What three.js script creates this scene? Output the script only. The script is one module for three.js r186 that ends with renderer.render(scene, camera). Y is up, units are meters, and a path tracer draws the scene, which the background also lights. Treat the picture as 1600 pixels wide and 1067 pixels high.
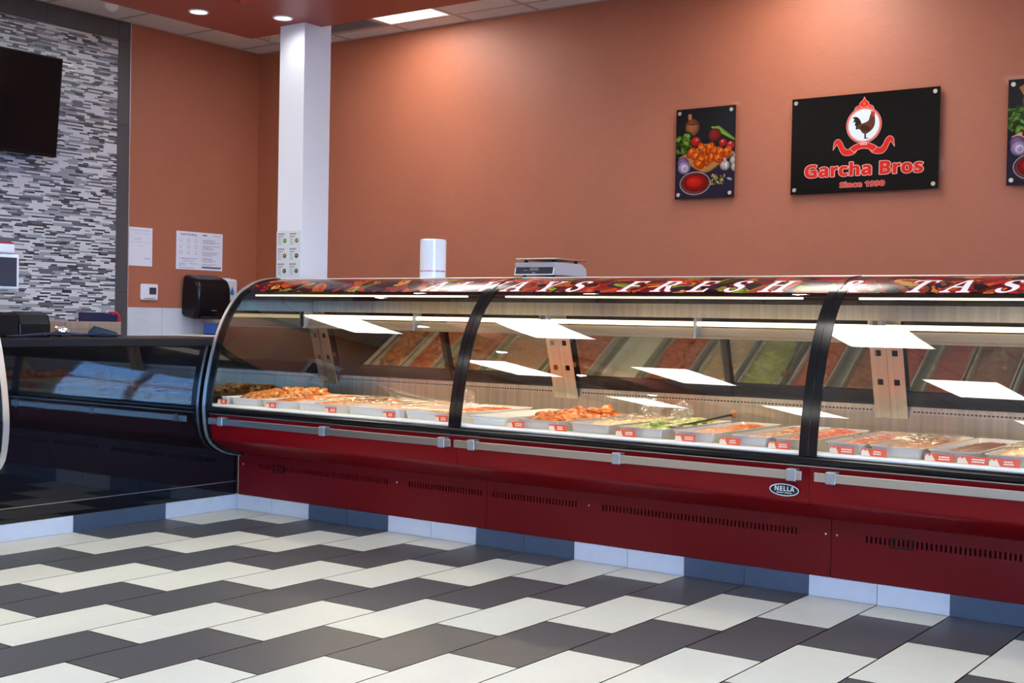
import * as THREE from 'three';
import { RoundedBoxGeometry } from 'three/addons/geometries/RoundedBoxGeometry.js';
import { mergeGeometries } from 'three/addons/utils/BufferGeometryUtils.js';
import { RectAreaLightUniformsLib } from 'three/addons/lights/RectAreaLightUniformsLib.js';
import { ImprovedNoise } from 'three/addons/math/ImprovedNoise.js';

// ---------------------------------------------------------------- camera, sky, exposure
const scene = new THREE.Scene();
const camera = new THREE.PerspectiveCamera(30.4, 1600 / 1067, 0.05, 200);
camera.position.set(5.7967, 1.1775, 5.2859);
camera.rotation.order = 'YXZ';
camera.rotation.set(-0.017314, 0.625037, 0.01868);
camera.updateMatrixWorld(true); camera.updateProjectionMatrix();

const renderer = new THREE.WebGLRenderer({ antialias: true });
renderer.toneMapping = THREE.LinearToneMapping;
renderer.toneMappingExposure = 0.82;
renderer.shadowMap.enabled = true;
RectAreaLightUniformsLib.init();

const PANEL = 15, PANEL_COLOR = [1, 0.98, 0.91];           // ceiling troffers
const CASE_WARM = [1, 0.76, 0.45];                          // lamps inside the cases
const SKY = 85;

const noise3 = new ImprovedNoise();
function rng(seed) { let a = seed >>> 0; return () => { a = (a + 0x6D2B79F5) | 0; let t = Math.imul(a ^ (a >>> 15), 1 | a); t = (t + Math.imul(t ^ (t >>> 7), 61 | t)) ^ t; return ((t ^ (t >>> 14)) >>> 0) / 4294967296; }; }
{ // blue daylight sky with thin cloud
  const W = 512, H = 256, d = new Float32Array(W * H * 4);
  for (let j = 0; j < H; j++) for (let i = 0; i < W; i++) {
    const el = ((j + 0.5) / H - 0.5) * Math.PI, az = (i + 0.5) / W * 2 * Math.PI, y = Math.sin(el), k = 1.2 / (Math.max(y, 0) + 0.15);
    const x = Math.cos(az) * Math.cos(el), z = Math.sin(az) * Math.cos(el);
    let c = 0; for (let o = 0, a = 1, f = 1.3; o < 4; o++, a *= 0.5, f *= 2.1) c += a * noise3.noise(x * k * f + 7, z * k * f + 3, o * 9.7);
    c = Math.min(1, Math.max(0, c * 1.3 - 0.15)) * 0.6;
    const h = Math.pow(1 - Math.max(y, 0), 4);
    const b = [0.1 + 0.1 * h, 0.34 + 0.16 * h, 0.92 + 0.06 * h];
    const q = (j * W + i) * 4;
    for (let n = 0; n < 3; n++) d[q + n] = b[n] * (1 - c) + 1.05 * c;
    d[q + 3] = 1;
  }
  const t = new THREE.DataTexture(d, W, H, THREE.RGBAFormat, THREE.FloatType);
  t.mapping = THREE.EquirectangularReflectionMapping; t.magFilter = THREE.LinearFilter; t.needsUpdate = true;
  scene.background = t; scene.backgroundIntensity = SKY;
}

// ---------------------------------------------------------------- helpers
const used = new Set();
function numbered(n) { if (!used.has(n)) { used.add(n); return n; } for (let k = 1; ; k++) { const m = n + '_' + String(k).padStart(3, '0'); if (!used.has(m)) { used.add(m); return m; } } }
const shade = (o) => { o.castShadow = true; o.receiveShadow = true; return o; };
function thing(name, label, category, pos = [0, 0, 0], group) {
  const g = new THREE.Group(); g.name = numbered(name); g.position.set(...pos); scene.add(g);
  g.userData = { label, category }; if (group) g.userData.group = group; return g;
}
function part(name, geo, m, parent, label) {
  const o = shade(new THREE.Mesh(geo, m)); o.name = name; parent.add(o); if (label) o.userData.label = label; return o;
}
function single(name, geo, m, label, category, pos = [0, 0, 0], group) {
  const o = shade(new THREE.Mesh(geo, m)); o.name = numbered(name); o.position.set(...pos); scene.add(o);
  o.userData = { label, category }; if (group) o.userData.group = group; return o;
}
function struct(name, geo, m, label, category) {
  const o = geo ? shade(new THREE.Mesh(geo, m)) : new THREE.Group(); o.name = numbered(name); scene.add(o);
  o.userData = { kind: 'structure', label, category }; return o;
}
const V2 = (x, y) => new THREE.Vector2(x, y), V3 = (x, y, z) => new THREE.Vector3(x, y, z);
function uvBox(g) { // uv in metres, by the way each face points
  if (g.index) g = g.toNonIndexed();
  const p = g.attributes.position, n = g.attributes.normal, uv = new Float32Array(p.count * 2);
  for (let i = 0; i < p.count; i++) {
    const ax = Math.abs(n.getX(i)), ay = Math.abs(n.getY(i)), az = Math.abs(n.getZ(i));
    const a = ay > ax && ay > az ? [p.getX(i), p.getZ(i)] : ax > az ? [p.getZ(i), p.getY(i)] : [p.getX(i), p.getY(i)];
    uv[2 * i] = a[0]; uv[2 * i + 1] = a[1];
  }
  g.setAttribute('uv', new THREE.BufferAttribute(uv, 2)); return g;
}
const bx = (x0, x1, y0, y1, z0, z1) => uvBox(new THREE.BoxGeometry(x1 - x0, y1 - y0, z1 - z0).translate((x0 + x1) / 2, (y0 + y1) / 2, (z0 + z1) / 2));
const rbx = (x0, x1, y0, y1, z0, z1, r = 0.005, s = 2) => uvBox(new RoundedBoxGeometry(x1 - x0, y1 - y0, z1 - z0, s, r).translate((x0 + x1) / 2, (y0 + y1) / 2, (z0 + z1) / 2));
const strip = (g) => { const h = g.index ? g.toNonIndexed() : g; const o = new THREE.BufferGeometry(); for (const k of ['position', 'normal', 'uv']) o.setAttribute(k, h.attributes[k]); return o; };
const merge = (...a) => mergeGeometries(a.flat().map(strip));
const cyl = (r0, r1, h, x, y, z, n = 24) => new THREE.CylinderGeometry(r1, r0, h, n).translate(x, y, z);
// closed outline in (z, y) drawn out along x
function prism(pts, x0, x1, bevel = 0) {
  const s = new THREE.Shape(pts.map(([z, y]) => V2(z, y)));
  const g = new THREE.ExtrudeGeometry(s, { depth: x1 - x0 - 2 * bevel, bevelEnabled: bevel > 0, bevelSize: bevel, bevelThickness: bevel, bevelOffset: -bevel, bevelSegments: 2, curveSegments: 8 });
  const p = g.attributes.position;
  for (let i = 0; i < p.count; i++) p.setXYZ(i, x1 - bevel - p.getZ(i), p.getY(i), p.getX(i));
  g.computeVertexNormals(); return uvBox(g);
}
// open curve in (z, y) drawn along x: a sheet, with uv 0..1; thickness t gives it an inner face and edges
function sheet(pts, x0, x1, t = 0, nx = 1) {
  const n = pts.length, N = [], len = [0];
  for (let i = 0; i < n; i++) {
    const a = pts[Math.max(0, i - 1)], b = pts[Math.min(n - 1, i + 1)], dz = b[0] - a[0], dy = b[1] - a[1], l = Math.hypot(dz, dy);
    N.push([dy / l, -dz / l]); if (i) len.push(len[i - 1] + Math.hypot(pts[i][0] - pts[i - 1][0], pts[i][1] - pts[i - 1][1]));
  }
  const P = [], Nn = [], U = [], I = [];
  const grid = (off, sgn) => {
    const base = P.length / 3;
    for (let k = 0; k <= nx; k++) for (let i = 0; i < n; i++) {
      P.push(x0 + (x1 - x0) * k / nx, pts[i][1] - N[i][1] * off, pts[i][0] - N[i][0] * off);
      Nn.push(0, sgn * N[i][1], sgn * N[i][0]); U.push(k / nx, len[i] / len[n - 1]);
    }
    for (let k = 0; k < nx; k++) for (let i = 0; i < n - 1; i++) {
      const a = base + k * n + i, b = a + 1, c = a + n, d = c + 1;
      if (sgn > 0) I.push(a, c, b, b, c, d); else I.push(a, b, c, b, d, c);
    }
  };
  grid(0, 1);
  if (t) {
    grid(t, -1);
    const edge = (A, B, nn, flip) => { const b = P.length / 3; for (let i = 0; i < A.length; i++) { P.push(...A[i], ...B[i]); Nn.push(...nn(i), ...nn(i)); U.push(0, 0, 0, 0); } for (let i = 0; i < A.length - 1; i++) { const q = b + 2 * i; flip ? I.push(q, q + 1, q + 2, q + 1, q + 3, q + 2) : I.push(q, q + 2, q + 1, q + 1, q + 2, q + 3); } };
    const at = (x, i, o) => [x, pts[i][1] - N[i][1] * o, pts[i][0] - N[i][0] * o];
    edge(pts.map((_, i) => at(x0, i, 0)), pts.map((_, i) => at(x0, i, t)), () => [-1, 0, 0], false);
    edge(pts.map((_, i) => at(x1, i, 0)), pts.map((_, i) => at(x1, i, t)), () => [1, 0, 0], true);
    for (const i of [0, n - 1]) edge([at(x0, i, 0), at(x1, i, 0)], [at(x0, i, t), at(x1, i, t)], () => (i ? [0, N[i][0], -N[i][1]] : [0, -N[i][0], N[i][1]]), i === 0);
  }
  const g = new THREE.BufferGeometry();
  g.setAttribute('position', new THREE.Float32BufferAttribute(P, 3)); g.setAttribute('normal', new THREE.Float32BufferAttribute(Nn, 3));
  g.setAttribute('uv', new THREE.Float32BufferAttribute(U, 2)); g.setIndex(I); return g;
}
const tube = (pts, r, seg = 40, rs = 8) => new THREE.TubeGeometry(new THREE.CatmullRomCurve3(pts.map((p) => V3(...p))), seg, r, rs);

// ---------------------------------------------------------------- textures and materials
function canvas(w, h, draw) {
  const c = document.createElement('canvas'); c.width = w; c.height = h; const x = c.getContext('2d'); draw(x, w, h);
  const t = new THREE.CanvasTexture(c); t.colorSpace = THREE.SRGBColorSpace; return t;
}
// tiling grey noise: list of [frequency x, frequency y, amount]; lo..hi multiplies the base colour
function grain(size, layers, lo, hi, srgb = false, seed = 1) {
  const d = new Uint8Array(size * size * 4), r = rng(seed), acc = new Float32Array(size * size);
  for (const [fx, fy, a] of layers) {
    const tab = new Float32Array(fx * fy).map(() => r());
    for (let j = 0; j < size; j++) for (let i = 0; i < size; i++) {
      const x = i / size * fx, y = j / size * fy, ix = Math.floor(x), iy = Math.floor(y), sx = x - ix, sy = y - iy, s = sx * sx * (3 - 2 * sx), t = sy * sy * (3 - 2 * sy);
      const T = (p, q) => tab[(q % fy) * fx + (p % fx)];
      acc[j * size + i] += a * ((T(ix, iy) * (1 - s) + T(ix + 1, iy) * s) * (1 - t) + (T(ix, iy + 1) * (1 - s) + T(ix + 1, iy + 1) * s) * t - 0.5);
    }
  }
  for (let i = 0; i < size * size; i++) { const v = Math.max(0, Math.min(255, 255 * (lo + (hi - lo) * (0.5 + acc[i])))); d[4 * i] = d[4 * i + 1] = d[4 * i + 2] = v; d[4 * i + 3] = 255; }
  const t = new THREE.DataTexture(d, size, size); t.wrapS = t.wrapT = THREE.RepeatWrapping; t.magFilter = THREE.LinearFilter; t.minFilter = THREE.LinearMipmapLinearFilter; t.generateMipmaps = true;
  if (srgb) t.colorSpace = THREE.SRGBColorSpace; t.needsUpdate = true; return t;
}
const rep = (t, x, y = x) => { const c = t.clone(); c.repeat.set(x, y); c.needsUpdate = true; return c; };
const G_fine = grain(256, [[32, 32, 0.5], [96, 96, 0.5]], 0, 1, false, 3);
const G_soft = grain(256, [[3, 3, 0.5], [8, 8, 0.4], [40, 40, 0.3]], 0.95, 1, true, 9);
const G_cloud = grain(256, [[4, 4, 0.5], [9, 9, 0.4], [40, 40, 0.25]], 0.9, 1, true, 4);
const G_streak = grain(256, [[64, 1, 0.6], [128, 2, 0.5], [24, 3, 0.3]], 0.86, 1, true, 5);
const G_speck = grain(256, [[128, 128, 0.9], [60, 60, 0.3]], 0.82, 1, true, 6);
const lin = (r, g, b) => new THREE.Color().setRGB(r, g, b);
const std = (c, roughness, o = {}) => new THREE.MeshStandardMaterial({ color: c.isColor ? c : lin(...c), roughness, ...o });
const phys = (c, roughness, o = {}) => new THREE.MeshPhysicalMaterial({ color: c.isColor ? c : lin(...c), roughness, ...o });
const M = {
  paint: std([0.46, 0.148, 0.078], 0.5, { map: rep(G_soft, 0.6), bumpMap: rep(G_fine, 1.4), bumpScale: 0.0006 }),
  soffit: std([0.33, 0.055, 0.028], 0.45, { bumpMap: rep(G_fine, 1.4), bumpScale: 0.0004 }),
  plainWall: std([0.55, 0.42, 0.34], 0.7),
  ceilTile: std([0.90, 0.885, 0.87], 0.9, { map: rep(G_speck, 3) }),
  teeShaded: std([0.45, 0.42, 0.4], 0.5),  // grid bars toned down so the shadow lines between tiles show
  ceilVent: std([0.42, 0.4, 0.4], 0.6),
  tileW: phys([0.77, 0.80, 0.715], 0.3, { map: rep(G_soft, 0.8), specularIntensity: 0.9 }),
  tileD: phys([0.085, 0.091, 0.102], 0.36, { map: rep(G_cloud, 1.3), bumpMap: rep(G_fine, 2), bumpScale: 0.0004 }),
  baseW: std([0.65, 0.645, 0.645], 0.3, { map: rep(G_cloud, 0.8) }),
  baseD: std([0.07, 0.095, 0.13], 0.35, { map: rep(G_cloud, 1.3) }),
  grout: std([0.3, 0.29, 0.27], 0.9),
  black: phys([0.004, 0.004, 0.005], 0.03, { ior: 1.5 }),
  blackSatin: phys([0.006, 0.006, 0.007], 0.16, { specularIntensity: 0.6 }),
  blackTop: phys([0.014, 0.015, 0.018], 0.35, { map: rep(G_cloud, 2), specularIntensity: 0.4 }),
  blackPlastic: phys([0.008, 0.008, 0.010], 0.25, { specularIntensity: 0.4 }),
  rubber: std([0.015, 0.015, 0.016], 0.6),
  red: phys([0.2, 0.0012, 0.0035], 0.35, { specularIntensity: 0.5 }),
  redBaseShaded: phys([0.145, 0.0012, 0.0035], 0.4, { map: rep(G_soft, 1), specularIntensity: 0.5 }),  // same red as the front panel, darkened for the shade under the overhang
  steel: std([0.60, 0.57, 0.53], 0.3, { metalness: 1, map: rep(G_streak, 1) }),
  steelFlat: std([0.66, 0.63, 0.58], 0.36, { metalness: 1, map: rep(G_streak, 1) }),
  bar: std([0.58, 0.58, 0.54], 0.34, { metalness: 1 }),
  channel: std([0.36, 0.31, 0.26], 0.5, { metalness: 0.8 }),
  clip: std([0.42, 0.46, 0.5], 0.4, { metalness: 0.7 }),
  trim: std([0.80, 0.79, 0.77], 0.33, { metalness: 0.85 }),
  chrome: std([0.75, 0.74, 0.72], 0.14, { metalness: 1 }),
  alu: std([0.78, 0.78, 0.78], 0.35, { metalness: 0.6 }),
  mirror: std([0.165, 0.178, 0.155], 0.05, { metalness: 1 }),
  endGlass: phys([0.02, 0.02, 0.02], 0.05, { ior: 1.8 }),
  glass: phys([0.97, 0.99, 0.98], 0, { transmission: 1, ior: 1.8, thickness: 0, side: THREE.DoubleSide }),
  window: phys([0.93, 0.96, 0.97], 0, { transmission: 1, ior: 1.5, thickness: 0, side: THREE.DoubleSide }),
  acrylic: phys([0.98, 0.95, 0.94], 0.03, { transmission: 1, ior: 1.49, thickness: 0, specularIntensity: 0.12 }),
  wrap: phys([0.98, 0.97, 0.95], 0.17, { transmission: 0.97, ior: 1.5, thickness: 0, side: THREE.DoubleSide }),
  lip: std([0.88, 0.86, 0.80], 0.4),
  deck: std([0.6, 0.58, 0.55], 0.35, { metalness: 0.9 }),
  tray: std([0.78, 0.74, 0.67], 0.35),
  trayMetal: std([0.66, 0.64, 0.60], 0.34, { metalness: 0.45 }),
  laminate: phys([0.84, 0.85, 0.87], 0.22, { specularIntensity: 0.8 }),
  white: std([0.82, 0.83, 0.85], 0.35),
  whiteBlue: std([0.70, 0.74, 0.82], 0.4),
  paper: std([0.80, 0.82, 0.87], 0.8),
  screen: phys([0.05, 0.055, 0.07], 0.15, { specularIntensity: 0.5 }),
  tvScreen: phys([0.003, 0.003, 0.004], 0.12, { specularIntensity: 0.5 }),
  dark: std([0.008, 0.008, 0.008], 0.8),
  border: std([0.085, 0.085, 0.09], 0.4, { map: rep(G_cloud, 1) }),
  wainscot: std([0.70, 0.73, 0.76], 0.28, { map: rep(G_cloud, 0.7) }),
  blue: std([0.02, 0.10, 0.42], 0.35),
  navy: std([0.008, 0.016, 0.06], 0.35),
  redPlastic: std([0.6, 0.012, 0.02], 0.35),
  card: std([0.42, 0.27, 0.18], 0.8, { map: rep(G_streak, 2) }),
  wood: std([0.30, 0.15, 0.06], 0.5),
  crumple: std([0.8, 0.8, 0.78], 0.15, { metalness: 0.8 }),
  soapGrey: std([0.19, 0.19, 0.21], 0.4),
  frame: std([0.12, 0.12, 0.13], 0.4, { metalness: 0.6 }),
  asphalt: std([0.12, 0.12, 0.12], 0.9),
  brick: std([0.32, 0.2, 0.15], 0.9),
  bulkBag: phys([0.80, 0.84, 0.88], 0.18, { clearcoat: 0.5 }),
};
for (const k of ['steel', 'steelFlat']) M[k].userData = {};
const glow = (c, k) => new THREE.MeshStandardMaterial({ color: lin(0.9, 0.9, 0.9), roughness: 0.6, emissive: lin(...c), emissiveIntensity: k });
M.panelGlow = glow(PANEL_COLOR, 2.2); M.dlGlow = glow([0.92, 0.95, 1], 6); M.tubeGlow = glow(CASE_WARM, 3.2); M.ledGlow = glow([1, 0.78, 0.42], 6);
function areaLight(w, h, color, k, pos, dir, parent = scene) { // a light facing dir
  const l = new THREE.RectAreaLight(lin(...color), k, w, h); l.position.set(...pos); parent.add(l);
  const wp = l.getWorldPosition(V3(0, 0, 0)); l.lookAt(wp.x + dir[0], wp.y + dir[1], wp.z + dir[2]); l.name = 'area_light'; return l;
}

// ---------------------------------------------------------------- the room
const XL = -2.25, XR = 9.2, ZB = -2.12, ZF = 9.5, H = 3.39, TW = 0.3051, TL = 0.61, ZC = 0.079;
function inFrame(x, y, z) { const v = V3(x, y, z).project(camera); return v.z < 1 && Math.abs(v.x) < 1.01 && Math.abs(v.y) < 1.01; }

const wallBack = struct('wall_back', bx(XL - 0.15, XR + 0.15, -0.1, H + 0.1, ZB - 0.15, ZB), M.paint, 'terracotta orange painted wall behind the meat cases', 'wall');
const wallLeft = struct('wall_left', bx(XL - 0.15, XL, -0.1, H + 0.1, ZB, ZF), M.paint, 'terracotta side wall with mosaic tile and white wainscot behind the counter', 'wall');
{ // two windows out of view, placed to bring in daylight and reflect in the counter
  struct('wall_front', bx(XL - 0.15, XR + 0.15, -0.1, H + 0.1, ZF, ZF + 0.15), M.plainWall, 'beige wall behind the camera', 'wall');
  struct('wall_right', merge(bx(XR, XR + 0.15, -0.1, H + 0.1, ZB, 5.6), bx(XR, XR + 0.15, 3.1, H + 0.1, 5.6, 8.2), bx(XR, XR + 0.15, -0.1, 0.12, 5.6, 8.2), bx(XR, XR + 0.15, -0.1, H + 0.1, 8.2, ZF)), M.plainWall, 'beige side wall with openings for two tall windows out of view right of the camera', 'wall');
  const pane = (n, label, x, z, turn) => {
    const g = struct('unseen_window_' + n, null, null, label, 'window'); g.position.set(x, 0, z); g.rotation.y = turn;
    part('frame', merge(bx(-0.65, -0.6, 0.12, 3.1, -0.06, 0.06), bx(0.6, 0.65, 0.12, 3.1, -0.06, 0.06), bx(-0.6, 0.6, 0.12, 0.2, -0.06, 0.06), bx(-0.6, 0.6, 3.02, 3.1, -0.06, 0.06), bx(-0.6, 0.6, 2.1, 2.18, -0.06, 0.06)), M.frame, g);
    part('pane', new THREE.PlaneGeometry(1.2, 1.9).translate(0, 1.15, 0), M.window, g);
    part('pane', new THREE.PlaneGeometry(1.2, 0.84).translate(0, 2.6, 0), M.window, g);
  };
  pane(1, 'tall window out of view right of the camera, lighting the room, the one nearer the cases', XR + 0.07, 6.25, Math.PI / 2);
  pane(2, 'tall window out of view right of the camera, lighting the room, the one farther from the cases', XR + 0.07, 7.55, Math.PI / 2);
  struct('ground', bx(-40, 60, -0.3, -0.16, ZB, 90), M.asphalt, 'asphalt car park outside the storefront', 'ground');
}
{ // floor: slab plus staggered two-tone tiles
  const floor = struct('floor', bx(XL - 0.15, XR + 0.15, -0.15, -0.006, ZB - 0.15, ZF + 0.15), M.grout, 'cream and charcoal floor tiles laid in a stepped zigzag', 'floor');
  const cache = new Map(), gap = 0.0016, bev = 0.0014;
  const tileGeo = (w, l, v) => { // chamfered slab, top at 0, standing in its corner
    const key = w.toFixed(3) + '_' + l.toFixed(3) + '_' + v; if (cache.has(key)) return cache.get(key);
    const a = gap, b = w - gap, c = gap, d = l - gap, P = [], N = [], U = [], I = [];
    const ring = [[a, c], [b, c], [b, d], [a, d]], inr = [[a + bev, c + bev], [b - bev, c + bev], [b - bev, d - bev], [a + bev, d - bev]];
    const quad = (q, n) => { const o = P.length / 3; for (const p of q) { P.push(...p); N.push(...n); U.push(p[0] + v * 0.37, p[2] + v * 0.61); } I.push(o, o + 2, o + 1, o, o + 3, o + 2); };
    quad(inr.map(([x, z]) => [x, 0, z]), [0, 1, 0]);
    const dirs = [[0, -1], [1, 0], [0, 1], [-1, 0]];
    for (let k = 0; k < 4; k++) {
      const m = (k + 1) % 4, n = dirs[k];
      quad([[inr[k][0], 0, inr[k][1]], [ring[k][0], -bev, ring[k][1]], [ring[m][0], -bev, ring[m][1]], [inr[m][0], 0, inr[m][1]]].reverse(), [n[0] * 0.7, 0.7, n[1] * 0.7]);
      quad([[ring[k][0], -bev, ring[k][1]], [ring[k][0], -0.006, ring[k][1]], [ring[m][0], -0.006, ring[m][1]], [ring[m][0], -bev, ring[m][1]]].reverse(), [n[0], 0, n[1]]);
    }
    const g = new THREE.BufferGeometry(); g.setAttribute('position', new THREE.Float32BufferAttribute(P, 3)); g.setAttribute('normal', new THREE.Float32BufferAttribute(N, 3)); g.setAttribute('uv', new THREE.Float32BufferAttribute(U, 2)); g.setIndex(I);
    cache.set(key, g); return g;
  };
  const rest = { w: [], d: [] }; let n = 0;
  for (let i = 0; i * TW < XR; i++) for (let m = -1; m < 45; m++) {
    let z0 = TL * m - i * TL / 2, z1 = z0 + TL; if (z1 <= ZC + 0.01 || z0 >= ZF) continue;
    z0 = Math.max(z0, ZC); z1 = Math.min(z1, ZF);
    const x0 = i * TW, w = Math.min(TW, XR - x0), g = tileGeo(w, z1 - z0, (i * 7 + m * 3) & 3), white = (((m % 2) + 2) % 2) === 0;
    const vis = [[0, 0], [w, 0], [w, z1 - z0], [0, z1 - z0], [w / 2, (z1 - z0) / 2]].some(([a, b]) => inFrame(x0 + a, 0, z0 + b));
    if (vis && n < 298) { n++; const o = part('floor_tile', g, white ? M.tileW : M.tileD, floor); o.position.set(x0, 0, z0); }
    else rest[white ? 'w' : 'd'].push(g.clone().translate(x0, 0, z0));
  }
  for (const k of ['w', 'd']) { const o = part('far_floor_tiles', merge(rest[k]), k === 'w' ? M.tileW : M.tileD, floor); o.userData.kind = 'stuff'; }
  // skirting tiles under the cases
  const bb = struct('baseboard_back', bx(0, 5.7, -0.006, 0.088, ZC - 0.06, ZC - 0.009), M.grout, 'white and navy skirting tiles under the red cases', 'baseboard');
  const sk = rbx(0.0012, TW - 0.0012, 0, 0.089, -0.009, 0, 0.0015, 1);
  for (let i = 0; i * TW < 5.6; i++) { const o = part('skirting_tile', sk, (i >> 1) % 2 ? M.baseD : M.baseW, bb); o.position.set(i * TW, 0, ZC); }
  const bl = struct('baseboard_left', bx(-0.06, -0.009, -0.006, 0.088, ZC, 1.83), M.grout, 'white and navy skirting tiles under the black counter', 'baseboard');
  const sl = rbx(-0.009, 0, 0, 0.089, 0.0015, TL - 0.0015, 0.0015, 1);
  for (let k = 0; k < 3; k++) { const o = part('skirting_tile', k ? sl : rbx(-0.009, 0, 0, 0.089, ZC, TL - 0.0015, 0.0015, 1), k % 2 ? M.baseD : M.baseW, bl); o.position.set(0, 0, TL * k); }
}
// left wall finishes
{
  const rim = 0.012, y0 = 0.0;
  const bt = (a, b, c, d) => rbx(XL, XL + rim, a + 0.0015, b - 0.0015, c + 0.001, d - 0.001, 0.002, 1);
  const ys = [0.1, 0.7, 1.334, 1.973, 2.605, 3.245, H];
  for (let k = 0; k < ys.length - 1; k++) part('border_tile', bt(ys[k], ys[k + 1], -0.80, -0.69), M.border, wallLeft);
  for (let k = 0; k < 5; k++) part('border_tile', bt(3.245, H, -0.69 + 0.61 * k, -0.69 + 0.61 * (k + 1)), M.border, wallLeft);
  part('corner_trim', bx(XL, XL + 0.014, 0.1, H, -0.805, -0.80), M.alu, wallLeft);
  // white wainscot
  const zs = [-0.805, -1.135, -1.465, -1.795, ZB], yy = [0.0, 0.61, 1.22];
  for (let k = 0; k < 4; k++) for (let j = 0; j < 2; j++) part('wainscot_tile', rbx(XL, XL + 0.01, yy[j] + 0.001, yy[j + 1] - 0.001, zs[k + 1] + 0.001, zs[k] - 0.001, 0.002, 1), M.wainscot, wallLeft);
  // linear glass mosaic: thousands of slips, joined by colour
  const r = rng(11), cols = [[0.76, 0.77, 0.76], [0.42, 0.45, 0.48], [0.15, 0.16, 0.175], [0.055, 0.06, 0.068]], lists = cols.map(() => []);
  const proto = (l) => { const g = new THREE.BoxGeometry(0.008, 0.0106, l); return g; };
  let last = 0;
  for (let y = 0.95; y < 3.236; y += 0.0121) {
    let z = -0.689 - r() * 0.05;
    while (z < 0.75) {
      let c = r() < 0.42 ? 0 : r() < 0.4 ? 1 : r() < 0.5 ? 2 : 3; if (c === last && r() < 0.6) c = (c + 1 + Math.floor(r() * 3)) % 4; last = c;
      let l = c === 3 ? 0.045 + r() * 0.05 : 0.045 + Math.floor(r() * 4) * 0.04; const z0 = Math.max(z, -0.689), z1 = z + l;
      if (z1 - z0 > 0.008) lists[c].push(proto(z1 - z0 - 0.0014).translate(XL + 0.006 + r() * 0.0015, y + 0.0053, (z0 + z1) / 2));
      z = z1;
    }
  }
  cols.forEach((c, k) => { const o = part('mosaic_slips', merge(lists[k]), std(c, k === 1 ? 0.12 : 0.3), wallLeft); o.userData.kind = 'stuff'; });
  part('mosaic_grout', bx(XL, XL + 0.003, 0.95, 3.245, -0.69, 0.75), M.grout, wallLeft);
}
// ceiling
const GX = -0.57, GZ = -1.9;
{
  const ceil = struct('ceiling', bx(XL - 0.15, XR + 0.15, H + 0.012, H + 0.15, ZB - 0.15, ZF + 0.15), M.ceilTile, 'suspended ceiling of square white acoustic tiles', 'ceiling');
  const full = uvBox(new THREE.BoxGeometry(0.585, 0.014, 0.585)), rest = [];
  for (let i = -3; i < 17; i++) for (let k = -1; k < 19; k++) {
    const x0 = Math.max(XL, GX + 0.61 * i), x1 = Math.min(XR, GX + 0.61 * (i + 1)), z0 = Math.max(ZB, GZ + 0.61 * k), z1 = Math.min(ZF, GZ + 0.61 * (k + 1));
    if (x1 - x0 < 0.03 || z1 - z0 < 0.03) continue;
    if (i === 0 && (k === 0 || k === 1)) continue;            // the troffer over the aisle
    if (i === -1 && k === 0) continue;                        // return air grille
    const vis = x0 < 2 && z0 < 1 && (x1 < -0.1 || z1 < 0) && [[x0, z0], [x1, z0], [x1, z1], [x0, z1]].some(([a, b]) => inFrame(a, H, b));
    const g = x1 - x0 > 0.6 && z1 - z0 > 0.6 ? full : uvBox(new THREE.BoxGeometry(x1 - x0 - 0.025, 0.014, z1 - z0 - 0.025));
    if (vis) { const o = part('ceiling_tile', g, M.ceilTile, ceil); o.position.set((x0 + x1) / 2, H + 0.007, (z0 + z1) / 2); } else rest.push(g.clone().translate((x0 + x1) / 2, H + 0.007, (z0 + z1) / 2));
  }
  const o = part('far_ceiling_tiles', merge(rest), M.ceilTile, ceil); o.userData.kind = 'stuff';
  for (let i = -2; i < 17; i++) part('grid_bar', bx(GX + 0.61 * i - 0.012, GX + 0.61 * i + 0.012, H - 0.003, H + 0.003, ZB, ZF), M.teeShaded, ceil);
  for (let k = 0; k < 19; k++) part('grid_bar', bx(XL, XR, H - 0.0032, H + 0.0028, GZ + 0.61 * k - 0.012, GZ + 0.61 * k + 0.012), M.teeShaded, ceil);
  part('wall_angle', bx(XL, XR, H - 0.004, H + 0.003, ZB, ZB + 0.022), M.teeShaded, ceil);
  part('wall_angle', bx(XL, XL + 0.022, H - 0.004, H + 0.003, ZB, ZF), M.teeShaded, ceil);
  const v = thing('return_air_grille', 'grey return air grille in the ceiling beside the lit panel', 'vent', [GX - 0.305, H, GZ + 0.305]);
  part('frame', merge(bx(-0.295, 0.295, -0.004, 0.008, -0.295, -0.265), bx(-0.295, 0.295, -0.004, 0.008, 0.265, 0.295), bx(-0.295, -0.265, -0.004, 0.008, -0.265, 0.265), bx(0.265, 0.295, -0.004, 0.008, -0.265, 0.265)), M.ceilVent, v);
  part('backing', bx(-0.29, 0.29, 0.009, 0.012, -0.29, 0.29), M.ceilVent, v);
  const sl = new THREE.BoxGeometry(0.53, 0.002, 0.016).rotateX(0.6);
  for (let k = 0; k < 26; k++) part('louvre', sl, M.ceilVent, v).position.set(0, 0.002, -0.255 + k * 0.0204);
}
// red bulkhead ring under the ceiling
struct('soffit', merge(bx(-0.684, -0.024, 3.05, H, -0.6, ZF), bx(-0.024, XR, 3.05, H, -0.6, 0.085)), M.soffit, 'dark red painted bulkhead hanging below the ceiling around the shop floor', 'bulkhead');

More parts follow.
